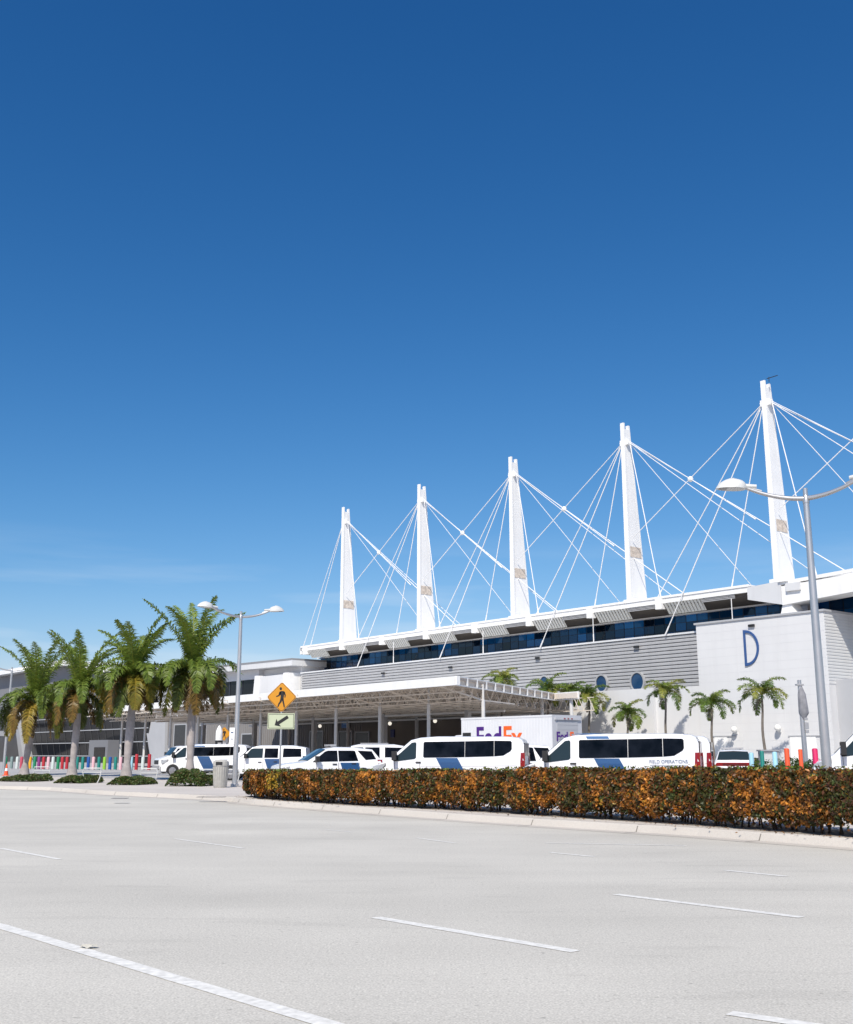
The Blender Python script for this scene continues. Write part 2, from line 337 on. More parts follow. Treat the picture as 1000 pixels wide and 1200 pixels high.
# ================================================================ terminal building
T=empty('terminal_building',B(30,0,0),label='long white cruise terminal with five white masts, cable stays and a grey louvred upper wall',cat='terminal')
def tp(name,mb,m,smooth=False,label=None,parent=None): 
    o=obj(name,mb,m,parent or T,smooth=smooth)
    if label: o['label']=label
    return o
# D block
mb=MB(); mb.bbox(0,12.25,-24,0,0,12.62); dwall=tp('corner_block_wall',mb,M['wallwhite'],label='plain white corner block carrying a blue letter D')
mb=MB(); mb.bbox(-.12,12.4,-24,.12,12.62,12.78); tp('parapet_cap',mb,M['wallgrey'])
mb=MB()
for k in range(17):  # thin panel joints
    z=.7*k+.6
    mb.bbox(.0,12.25,0,.006,z,z+.018)
for s in (4.1,8.2): mb.bbox(s,s+.02,0,.007,0,12.6)
tp('panel_joints',mb,mat('joint_grey',(.62,.625,.64),.8))
def louvre(s0,s1,w,z0,z1,n,mm,name,axis='s',depth=.13):
    mb=MB(); h=(z1-z0)/n
    for k in range(n):
        a=z0+k*h
        prof=[(0,a),(depth,a+.02),(depth,a+h*.22),(.0,a+h*.97),(0,a+h)]
        prof=[(0,a+h*.0),(depth,a+h*.06),(depth*.9,a+h*.62),(0,a+h*.9)]
        if axis=='s': mb.prism([B(s0,w+d,z) for d,z in prof],VD*(s1-s0))
        else: mb.prism([B(w-d,s0,z) for d,z in prof],VN*(s1-s0))
    return tp(name,mb,mm)
louvre(-24,-.02,0,6.95,12.45,22,M['louvrelight'],'side_louvre_wall',axis='w',depth=.035)
mb=MB()
for s0,s1,zz in ((1.5,3.76,2.98),(9.7,10.95,3.05)):
    mb=MB(); mb.bbox(s0,s1,.0,.05,.1,zz); dr=tp('door',mb,M['white']); mb=MB(); mb.bbox(s0-.9,s1+.1,.0,.09,zz,zz+.07); tp('door_head_trim',mb,M['mullion'],parent=None)
# letter D (tall thin half-round, outlined)
def dletter():
    s1,z0,z1,r=7.45,8.75,11.75,.185; n=28; w0=.02; out=[];inn=[]; H=(z1-z0); 
    wd=1.42
    for k in range(n+1):
        a=-PI/2+PI*k/n; out.append((s1-wd*math.cos(a)**.9 if math.cos(a)>1e-9 else s1,(z0+z1)/2+H/2*math.sin(a)))
    for k in range(n+1):
        a=-PI/2+PI*k/n; c=max(math.cos(a),0)
        inn.append((s1-r-(wd-2*r)*c**.9,(z0+z1)/2+(H/2-r*1.35)*math.sin(a)))
    mb=MB(); V=[B(s,w0+.08,z) for s,z in out]+[B(s,w0+.08,z) for s,z in inn]+[B(s,w0-.02,z) for s,z in out]+[B(s,w0-.02,z) for s,z in inn]; m=n+1
    Fc=[]
    for i in range(n+1):
        j=(i+1)%(n+1)
        Fc+=[(i,j,m+j,m+i),(2*m+i,2*m+j,j,i),(m+i,m+j,3*m+j,3*m+i)]
    mb.add(V,Fc); return tp('letter_sign',mb,M['dblue'],label='tall blue outlined letter D on the white corner block')
dletter()
# lower white wall and recess, right of the canopy
mb=MB(); mb.bbox(12.25,17.4,-.9,-.45,0,7.42); tp('lower_wall_recess',mb,M['wallwhite'])
mb=MB(); mb.bbox(17.4,37.6,-.9,-.05,0,7.42); tp('lower_wall',mb,M['wallwhite'])
mb=MB(); mb.bbox(37.6,62,-.9,0,0,7.42); tp('entrance_wall',mb,M['innerbrown'])  # from here on the canopy's shade is put into darker wall colours
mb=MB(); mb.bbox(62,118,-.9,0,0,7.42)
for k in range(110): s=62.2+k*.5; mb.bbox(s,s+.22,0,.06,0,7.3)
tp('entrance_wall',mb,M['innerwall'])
mb=MB(); mb.bbox(12.25,77,-2,-.55,7.3,7.5); tp('wall_ledge',mb,M['wallgrey'])
louvre(12.27,76.4,-.55,7.44,12.0,14,M['louvre'],'louvre_wall',depth=.10)
mb=MB(); mb.bbox(12.25,76.5,-1.6,-.36,12.0,12.16); tp('louvre_wall_cap',mb,M['louvrelight'])
mb=MB(); mb.bbox(12.25,76.4,-24,-.62,7.4,12.0); tp('back_wall',mb,M['wallgrey'])
mb=MB(); mb.bbox(-18,125,-24,-.95,0,7.3); tp('ground_floor_core',mb,M['wallgrey'])
# round windows
for px,py,r in ((705,801,.66),(747,799,.72),(638,801,.62)):
    s,z=atW(px,py,-.3); mb=MB(); n=24
    rg=lambda R,w:[B(s+R*math.cos(2*PI*k/n),w,z+R*1.12*math.sin(2*PI*k/n)) for k in range(n)]
    V=rg(r+.13,-.5)+rg(r+.13,-.24)+rg(r,-.24)+rg(r,-.36)
    mb.add(V,[(q*n+k,q*n+(k+1)%n,(q+1)*n+(k+1)%n,(q+1)*n+k) for q in range(3) for k in range(n)])
    fr=tp('round_window',mb,M['louvre'],label='round porthole window in the grey louvred wall')
    mb=MB(); mb.add(rg(r,-.34),[tuple(range(n))]); obj('pane',mb,mat('porthole_glass',(.012,.05,.13),.08,spec=.7),fr)
# flood lights on the wall, globe lamps
for px,py in ((880,733),(745,758),(629,771),(527,782),(448,789)):
    w0=0 if px==880 else -.38
    s,z=atW(px,py,w0+.2); mb=MB(); mb.bbox(s-.28,s+.28,w0+.03,w0+.18,z-.10,z+.10); mb.bbox(s-.05,s+.05,w0,w0+.05,z-.05,z+.12); tp('flood_light',mb,M['black'])
for px,py in ((861,855),(912,853)):
    s,z=atW(px,py,.3); mb=MB(); mb.sphere(B(s,.36,z),.26,14,10); mb.bbox(s-.1,s+.1,0,.2,z-.35,z-.2); tp('globe_light',mb,M['bulb'],smooth=True)
for px,py in ((375,851),(457,848),(510,845)):
    s,z=atW(px,py,.9); mb=MB(); mb.sphere(B(s,.9,z),.22,12,8); gl=tp('globe_light',mb,M['litbulb'],smooth=True); mb=MB(); mb.bbox(s-.04,s+.04,0,.75,z+.05,z+.12); obj('bracket',mb,M['grey'],gl)
# doors under the canopy
def ds(x0,x1,ytop,name,m,w=.12,zb=.2):
    s0,z=atW(x0,ytop,w); s1,_=atW(x1,ytop,w); mb=MB(); mb.bbox(s1,s0,.0,w,zb,z)
    o=tp(name,mb,m)
    f=MB(); f.bbox(s1-.18,s0+.18,.0,w+.04,z,z+.16); f.bbox(s1-.18,s1,.0,w+.04,zb,z); f.bbox(s0,s0+.18,.0,w+.04,zb,z); obj('frame',f,M['mullion'],o); return o
for a,b_,y in ((364,378,858),(398,412,858),(417,432,859),(284,297,861),(205,218,850),(232,241,851)): ds(a,b_,y,'entrance_door',M['door'])
s0,z1=atW(400,843,.5); s1,z0=atW(408,853,.5); mb=MB(); mb.bbox(s1,s0,.3,.45,z0,z1); tp('blue_sign',mb,M['signblue'],label='small square blue sign above the entrance doors'); 
mb=MB(); mb.bbox(s1+.35,s0-.35,.45,.47,(z0+z1)/2-.12,(z0+z1)/2+.12); tp('sign_band',mb,mat('sign_pale_blue',(.2,.45,.8),.5))
s0,z1=atW(457,855,.3); s1,z0=atW(461,864,.3); mb=MB(); mb.bbox(s1,s0,.1,.2,z0,z1); tp('notice_board',mb,mat('notice_navy',(.02,.03,.16),.5))
# glass band
mb=MB(); s=5.5; rr=random.Random(3)
while s<78:
    wd=1.25
    for (za,zb) in ((12.1,12.85),(12.9,13.6),(13.65,14.4)):
        t=rr.choice([.25,.6,1,1.2,1.7,2.2])*(.7+.5*math.sin(s*.9)); mb.col=(.005*t,.06*t,.17*t); mb.add([B(s,-4.5,za),B(s+wd-.09,-4.5,za),B(s+wd-.09,-4.5,zb),B(s,-4.5,zb)],[(3,2,1,0)])
    s+=wd
tp('clerestory_glass',mb,M['band']); mb=MB()
s=-18
while s<3.6:
    for (za,zb) in ((12.7,13.5),(13.55,14.35),(14.4,15.2)):
        t=rr.choice([.25,.6,1,1.2,1.7,2.2])*(.7+.5*math.sin(s*.9)); mb.col=(.005*t,.06*t,.17*t); mb.add([B(s,-6.5,za),B(s+1.15,-6.5,za),B(s+1.15,-6.5,zb),B(s,-6.5,zb)],[(3,2,1,0)])
    s+=1.25
tp('clerestory_glass',mb,M['band'])
mb=MB(); mb.bbox(-18,78,-7.4,-6.55,12,15.3); mb.bbox(5.5,78,-5.2,-4.53,12,14.6)
mb.bbox(5.5,78,-4.6,-4.46,12.86,12.89)
tp('clerestory_frame',mb,mat('dark_blue_frame',(.008,.02,.05),.4))
mb=MB(); mb.bbox(4.0,5.5,-6,-4.4,12.6,14.6); tp('blank_panel',mb,M['louvrelight'])
mb=MB(); mb.bbox(4.5,78.3,-4.6,-4.15,14.28,14.42); tp('gutter',mb,M['roofwhite'])
# soffit and roof
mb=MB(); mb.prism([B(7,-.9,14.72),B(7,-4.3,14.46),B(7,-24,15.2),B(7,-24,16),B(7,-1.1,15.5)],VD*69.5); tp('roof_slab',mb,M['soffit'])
mb=MB(); mb.bbox(7,77.0,-.95,-.6,15.0,15.46); mb.bbox(7,77.0,-24,-.6,15.5,15.62); mb.bbox(76.6,77.1,-24,-.6,14.6,15.5)
tp('roof_fascia',mb,M['roofwhite'],label='long white roof edge beam')
mb=MB(); mb.bbox(7,76.9,-.59,-.52,15.46,15.66); tp('roof_edge_trim',mb,M['white'])
k=0; s0=16.6-8.45
for k in range(0,9):
    s=16.6+8.45*(k-1)
    if k>0: mb=MB(); mb.bbox(s-.36,s+.36,-.96,-.42,14.5,15.5); tp('roof_bracket',mb,M['white'])
    # ribbed hood toward the right of the bracket
    if k>0:
        mb=MB(); n=11; sa=s-.5; L=4.0
        for q in range(n):
            a=sa-L*q/n; b_=a-L/n*.62
            for (x,y,dz) in ((a,b_,0),):
                mb.prism([B(x,-.62,15.0),B(y,-.62,15.0),B(y,-1.35,14.05),B(x,-1.35,14.05)],VN*-.05)
        mb.prism([B(sa,-.74,15.0),B(sa-L,-.74,15.0),B(sa-L,-1.47,14.05),B(sa,-1.47,14.05)],VN*-.03)
        tp('ribbed_hood',mb,M['hood'])
        mb=MB(); mb.prism([B(sa+.02,-.65,15.0),B(sa+.02,-1.4,14.05),B(sa+.02,-1.6,15.0)],VD*.04); tp('hood_cheek',mb,M['hood'])
    mb=MB(); a=s-4.6 
    b_=s-8.45+.4
    if k==0: continue
    for q in range(3): z=14.95-.12*q; mb.prism([B(a,-.66,z),B(a,-.78,z-.07),B(a,-.66,z-.07)],VD*(b_-a))
    tp('vent_slats',mb,M['louvre'])
# wedge box at the fifth mast and deep fascia beyond
mb=MB()
mb.prism([B(7.2,-.55,15.4),B(7.2,-.55,14.35),B(3.75,-.2,13.55),B(3.75,-.2,15.5)],VN*-2.4); tp('roof_node_panel',mb,M['louvrelight'],label='pale grey wedge shaped beam casing under the nearest mast')  # duller light on this turned face put in by a greyer material
mb=MB(); mb.prism([B(3.72,-.2,13.5),B(-22,-.2,15.1),B(-22,-.2,16.1),B(3.72,-.2,15.05)],VN*-2.0); tp('deep_fascia',mb,M['roofwhite'],label='deep white wedge shaped roof edge right of the masts')
mb=MB(); mb.bbox(-22,3.7,-24,-.25,15.3,15.42); mb.prism([B(3.9,-.22,15.16),B(-22,-.22,16.2),B(-22,-.22,16.45),B(3.9,-.22,15.45)],VN*-20); tp('roof_edge_trim',mb,M['roofwhite'])
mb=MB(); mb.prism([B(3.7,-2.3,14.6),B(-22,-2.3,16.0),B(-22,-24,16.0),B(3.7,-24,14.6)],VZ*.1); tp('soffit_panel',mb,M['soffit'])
mb=MB(); mb.prism([B(4.05,-.35,12.7),B(2.6,-.35,12.7),B(3.05,-.35,13.6),B(3.75,-.35,13.6)],VN*-1.3); tp('mast_foot',mb,M['white'])
mb=MB(); mb.bbox(1.9,3.2,-.5,0.0,14.55,15.2); tp('mast_bearing',mb,M['louvrelight'])
mb=MB(); mb.bbox(3.0,3.9,-.9,-.05,15.4,15.62); tp('mast_sill',mb,M['white'])
# masts and stays
s5,_z=atW(910.6,678,-.8); s1_,_z=atW(399.6,750,-.8); PITCH=(s1_-s5)/4
ZB,ZT,ZA=15.5,33.15,31.2
def mastobj(sc):
    mb=MB(); 
    def seg(f):  # cross-section half width, depth at fraction f of the height
        return (.27-.06*f, 2.35-1.5*f)
    fr=[(0,0),(1,1)]
    def slab(sa0,sb0,wa0,wb0,z0,sa1,sb1,wa1,wb1,z1):
        mb.hexa([B(sc+sa0,wa0,z0),B(sc+sb0,wa0,z0),B(sc+sb0,wb0,z0),B(sc+sa0,wb0,z0),B(sc+sa1,wa1,z1),B(sc+sb1,wa1,z1),B(sc+sb1,wb1,z1),B(sc+sa1,wb1,z1)])
    h0,d0=seg(0); h1,d1=seg(1)
    slab(-h0,h0,-.92,-.74,ZB,-h1,h1,-.92,-.74,ZT)                      # street flange
    slab(-.20,.20,-.74-d0+.1,-.92,ZB,-.16,.16,-.74-d1+.1,-.92,ZT-.6)       # web
    slab(-h0*.8,h0*.8,-.74-d0-.1,-.74-d0+.1,ZB,-h1*.8,h1*.8,-.74-d1-.1,-.74-d1+.1,ZT-.15)  # back flange
    o=tp('mast',mb,M['white'])
    f=.27; z0=ZB+(ZT-ZB)*.25; z1=z0+1.0; dd=d0+(d1-d0)*f
    q=MB(); q.hexa([B(sc-.235,-.74-dd+.12,z0),B(sc+.235,-.74-dd+.12,z0),B(sc+.235,-.93,z0),B(sc-.235,-.93,z0),B(sc-.235,-.74-dd+.2,z1),B(sc+.235,-.74-dd+.2,z1),B(sc+.235,-.93,z1),B(sc-.235,-.93,z1)])
    obj('cable_port',q,M['rust'],o)
    q=MB(); q.bbox(sc-.75,sc+.75,-1.15,-.85,ZB+.0,ZB+.35); q.bbox(sc-.34,sc+.34,-3.3,-.7,ZB-.1,ZB+.12); obj('base_plate',q,M['white'],o)
    q=MB(); q.bbox(sc-.5,sc+.5,-1.35,-.95,ZA-.25,ZA+.3); q.tube([B(sc-.55,-1.15,ZA),B(sc+.55,-1.15,ZA)],.2,10); obj('cable_anchor',q,M['white'],o)
    return o
masts=[s5+PITCH*k for k in range(-1,5)]   # first one stands just outside the frame
def cab(p,q,r=.075,end=True):
    r*=.62
    mb=MB(); mb.tube([p,q],r,6); d=(Vector(q)-Vector(p)).normalized(); 
    if end: mb.tube([Vector(q)-d*.8,q],r*1.5,8)
    tp('stay_cable',mb,M['cable'],smooth=True)
for k,sc in enumerate(masts):
    first=(k==0); last=(k==5)
    if not first: mastobj(sc)
    W=-1.2
    A=lambda ds,dz=0: B(sc+ds,W,ZA+dz)
    # toward the right (smaller s): crossing pair, steep one, two deep ones
    if k>0:
        cab(A(-.5,.05),B(sc-14.1,W+.2,21.2),.06)
        cab(A(-.5,-.1),B(sc-21.9,W-.35,15.6),.075,end=False)
        cab(A(-.5),B(sc-3.4,W,15.7),.07)
        cab(A(-.4),B(sc-16.9,-8,15.6),.055,end=False); cab(A(-.4),B(sc-9.0,-9,15.6),.05,end=False)
    # toward the left (larger s)
    if k>0 and not last: pass
    if k<5: cab(A(.5),B(sc+PITCH-.4,W,21.7),.07,end=False)
    if last: cab(A(.5),B(sc+9.4,W,15.7),.06); cab(A(.5),B(sc+7.6,W,15.7),.07); cab(A(.5),B(sc+8.3,-7,15.7),.05)
    elif k>0 or True:
        if k==0: continue
        cab(A(.5),B(sc+13.0,W-.2,15.7),.07)
        p=A(.5,-.1); cab(p,B(sc+11.35,-.22,12.1),.075)
        p=A(.45,-.2); cab(p,B(sc+4.75,W,15.6),.07); cab(B(sc+4.3,-.42,14.6),B(sc+4.3,-.42,12.1),.06)
    if k<5:
        nd=B(sc+PITCH-7.42,W,26.1); mb=MB(); mb.sphere(nd,.27,10,8); tp('cable_node',mb,M['white'],smooth=True)
if True:
    sc=masts[5]; 
    nd=0
# small aircraft warning rod
mb=MB(); mb.tube([B(masts[1]-.5,-1,ZT-.2),B(masts[1]-.5,-1,ZT+.25)],.03,6); mb.tube([B(masts[1]-.3,-1,ZT+.15),B(masts[1]-1.3,-1.1,ZT+.2)],.035,6); tp('mast_light_bracket',mb,M['black'])

# ================================================================ low wing to the left
Wg=empty('terminal_wing',B(120,0,0),label='low grey terminal wing with dark sloping glass wall, behind the row of palms',cat='building')
def wp(name,mb,m,label=None):
    o=obj(name,mb,m,Wg)
    if label: o['label']=label
    return o
mb=MB(); mb.prism([B(76.5,1,13.05),B(125,1,13.55),B(125,1,14.35),B(76.5,1,13.75)],VN*-22); wp('roof',mb,M['louvrelight'])
mb=MB(); mb.prism([B(76.5,1.03,13.75),B(125,1.03,14.35),B(125,1.03,14.6),B(76.5,1.03,14.0)],VN*-22); wp('roof_edge',mb,M['wingroof'])
mb=MB(); mb.bbox(77,86.9,-20,-.96,7.2,13.1); mb.bbox(86.9,125,-20,-.2,7.2,9.5); mb.bbox(86.9,125,-20,-.2,11.9,13.3); wp('upper_wall',mb,M['wallwhite'])
mb=MB(); mb.bbox(86.9,118.8,-.6,-.35,9.5,11.9); wp('clerestory_window',mb,M['darkglass'])
mb=MB(); 
for k in range(9): mb.bbox(88+k*3.6,88.12+k*3.6,-.34,-.26,9.5,11.9)
wp('window_mullions',mb,mat('dark_mullion',(.05,.06,.08),.5))
mb=MB(); mb.bbox(78.2,85.2,-1,.9,6.9,12.0); wp('roof_box',mb,M['wallwhite'],'white box projecting above the canopy')
mb=MB(); mb.prism([B(86.4,1.15,6.9),B(85.1,1.15,6.9),B(84.9,1.15,12.15),B(85.7,1.15,12.15)],VN*-2); mb.bbox(77.2,78.3,-.9,1.15,6.9,12.15); wp('box_edge',mb,M['white'])
for s in (114.2,119.3):
    mb=MB(); mb.prism([B(s,.4,6.9),B(s+2.0,.4,6.9),B(s+3.4,.4,12.6),B(s-.6,.4,12.6)],VN*-1.2); wp('leaning_pier',mb,M['wallgrey'])
mb=MB(); mb.prism([B(113.5,.5,.15),B(118.2,.5,.15),B(121.6,.5,7.2),B(114.0,.5,7.2)],VN*-2); wp('pier_wall',mb,M['wallgrey'])  # partial shade on the pier put into the grey
s0,z0=atW(186,863,.5); s1,z1=atW(181,851,.5)
# far part: gable roof, grey wall, leaning glass
mb=MB(); mb.prism([B(122,2,14.6),B(140,2,16.9),B(156,2,18.9),B(200,2,18.9),B(300,2,20),B(300,2,19.3),B(200,2,18.0),B(156,2,18.0),B(140,2,16.0),B(122,2,13.8)],VN*-30); wp('gable_roof',mb,M['roofwhite'])
mb=MB(); mb.prism([B(119,0,10.5),B(175,0,10.8),B(300,0,11),B(300,0,19.2),B(200,0,17.9),B(156,0,17.9),B(140,0,15.9),B(119,0,13.5)],VN*-25); wp('upper_wall',mb,M['wingwall'])
mb=MB(); mb.prism([B(121,-.4,.15),B(173,-.4,.15),B(176,1.6,10.7),B(118,1.6,10.7)],VN*-1.5)
wp('glass_wall',mb,M['darkglass'],'dark sloping glass wall crossed by thin pale rails')
mb=MB(); 
for z in (1.3,3.6,5.75,8.1,10.5):
    t=(z-.15)/10.55; wv=-.4+2*t
    mb.bbox(119.5,174+1*t,wv+.02,wv+.16,z-.07,z+.07)
wp('glass_rail',mb,M['mullion'])
mb=MB()
for k in range(18):
    s=121+k*3.1
    mb.prism([B(s,-.33,.15),B(s+.07,-.33,.15),B(s+.07+.2,1.67,10.7),B(s+.2,1.67,10.7)],VN*.03)
wp('glass_mullions',mb,mat('thin_mullion',(.07,.075,.08),.4))
mb=MB(); s0,z0=atW(110,869,1.8); s1,_=atW(132,869,1.8); mb.bbox(s1,s0,.6,2.6,.15,z0+.2); 
o=wp('entrance_lobby',mb,M['wingwall'],'small grey entrance porch in front of the dark glass'); mb=MB(); mb.bbox(s1+1,s0-2.5,2.55,2.7,.3,z0-1.0); obj('door',mb,M['darkglass'],o)
mb=MB(); mb.bbox(176.5,300,-20,1.0,.15,11.0); wp('end_wall',mb,mat('end_wall_dark',(.085,.085,.09),.7,var=.1,vscale=.3))
mb=MB(); mb.prism([B(174,1.2,.15),B(176.4,1.2,.15),B(181,1.9,11),B(179.5,1.9,11)],VN*-3); wp('leaning_pier',mb,M['mullion'])
mb=MB(); mb.bbox(168,215,6,14,5.0,5.9); wp('porch_roof',mb,M['wallgrey']); 
for s in (170,176,186): mb=MB(); mb.bbox(s,s+.9,12,12.9,.15,5); wp('porch_column',mb,M['wallgrey'])

# ================================================================ entrance canopy
Cn=empty('entrance_canopy',B(45,15,GZ),label='broad flat white canopy on slim columns with an open steel truss underside',cat='canopy')
def cp(name,mb,m,smooth=False,label=None):
    o=obj(name,mb,m,Cn,smooth=smooth)
    if label: o['label']=label
    return o
plan=[(11.2,28.5),(80.5,26.5),(80.5,.1),(27.5,.1),(23.5,5.5),(18.95,7.7),(18.95,8),(22.15,7.65)]
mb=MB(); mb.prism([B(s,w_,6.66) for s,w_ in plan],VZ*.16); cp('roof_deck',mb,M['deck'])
mb=MB(); mb.prism([B(s,w_,6.83) for s,w_ in plan],VZ*.03); cp('roof_sheet',mb,M['roofwhite'])
mb=MB(); mb.prism([B(11.15,28.55,6.28),B(80.6,26.55,6.28),B(80.6,26.25,6.28),B(11.15,28.25,6.28)],VZ*.62); cp('fascia',mb,M['white'],label='smooth white front edge of the canopy')
def edgeframe(p,q,n):
    mb=MB(); pn=MB(); a=Vector(B(*p,0)); b=Vector(B(*q,0)); d=(b-a); 
    for z in (6.28,6.86): mb.bar(a+VZ*z,b+VZ*z,.09)
    for i in range(n+1): t=a+d*i/n; mb.bar(t+VZ*6.28,t+VZ*6.86,.13)
    nn=Vector((d.y,-d.x,0)).normalized()*.12
    if nn.dot(Vector((1,-.2,0)))>0: nn=-nn
    pn.prism([a+nn+VZ*6.36,b+nn+VZ*6.36,b+nn+VZ*6.8,a+nn+VZ*6.8],nn*.3)
    cp('edge_frame',mb,M['white']); cp('edge_panel',pn,M['cream'])
edgeframe((11.2,28.5),(22.15,7.65),12); edgeframe((22.0,7.65),(18.95,8),2)
def send(w_):  # s of the canopy's slanted right end at a given w
    return 11.2+(28.5-w_)/(28.5-7.65)*(22.15-11.2) if w_>7.65 else 20.5
for w_ in [26.8,25.2,24,22,20,18,16,14,12,10,8,6,4]:
    mb=MB(); s0=send(w_)+.3; s1=80.2; zb=6.2-min(1,(28.2-w_)/4.2)*.75; zt=6.6
    mb.bar(B(s0,w_,zt),B(s1,w_,zt),.07); mb.bar(B(s0,w_,zb),B(s1,w_,zb),.08)
    s=s0; up=False
    st=.62 if w_<25 else .8
    while s<s1-st:
        mb.bar(B(s,w_,zt if up else zb),B(s+st,w_,zb if up else zt),.045); s+=st; up=not up
    cp('joist',mb,M['cream'])
colS=[13.49+6.31*k for k in range(11)]
for i,s in enumerate(colS):
    mb=MB(); 
    for (wa,za,wb,zb) in ((28,6.28,24,5.45),(24,5.45,3,5.45)):
        mb.bar(B(s,wa,za),B(s,wb,zb),.1)
    mb.bar(B(s,28,6.5),B(s,3 if i>1 else 12,6.5),.08); w_=27; up=True
    while w_>3.5:
        zb=5.45 if w_<=24 else 5.45+(w_-24)*.2; mb.bar(B(s,w_,6.5 if up else zb),B(s,w_-1,5.45 if up else 6.5),.05); w_-=1; up=not up
    if i>1: cp('cross_truss',mb,M['cream'])
    else:
        mb=MB(); wl=send(0); mb.bar(B(s,28,6.28),B(s,24,5.45),.1); mb.bar(B(s,28,6.5),B(s,24-i*2,6.5),.08); mb.bar(B(s,24,5.45),B(s+3,18,5.45),.1); cp('cross_truss',mb,M['cream'])
    mb=MB(); mb.tube([B(s,24,GZ),B(s,24,5.5)],.14,12); mb.tube([B(s,24,5.3),B(s,24,6.6)],.09,8); cp('column',mb,M['concrete_col'],smooth=True)
    if s>20 and i%2==0: mb=MB(); mb.bbox(s+2.6,s+3.05,11.7,12.15,GZ,5.6); cp('column',mb,M['concrete_col'])
    if i%2==1 and s>24: mb=MB(); mb.tube([B(s,5,GZ),B(s,5,5.6)],.2,10); cp('column',mb,M['concrete_col'],smooth=True)
for s,w_ in ((23.2,8.2),(20.2,7.6)): mb=MB(); mb.tube([B(s,w_,GZ),B(s,w_,6.4)],.16,10); cp('column',mb,M['concrete_col'],smooth=True)
mb=MB(); mb.bar(B(28,5,5.2),B(80,5,5.2),.18); mb.bar(B(24,12,5.3),B(80,12,5.3),.18); cp('tie_beam',mb,M['white'])
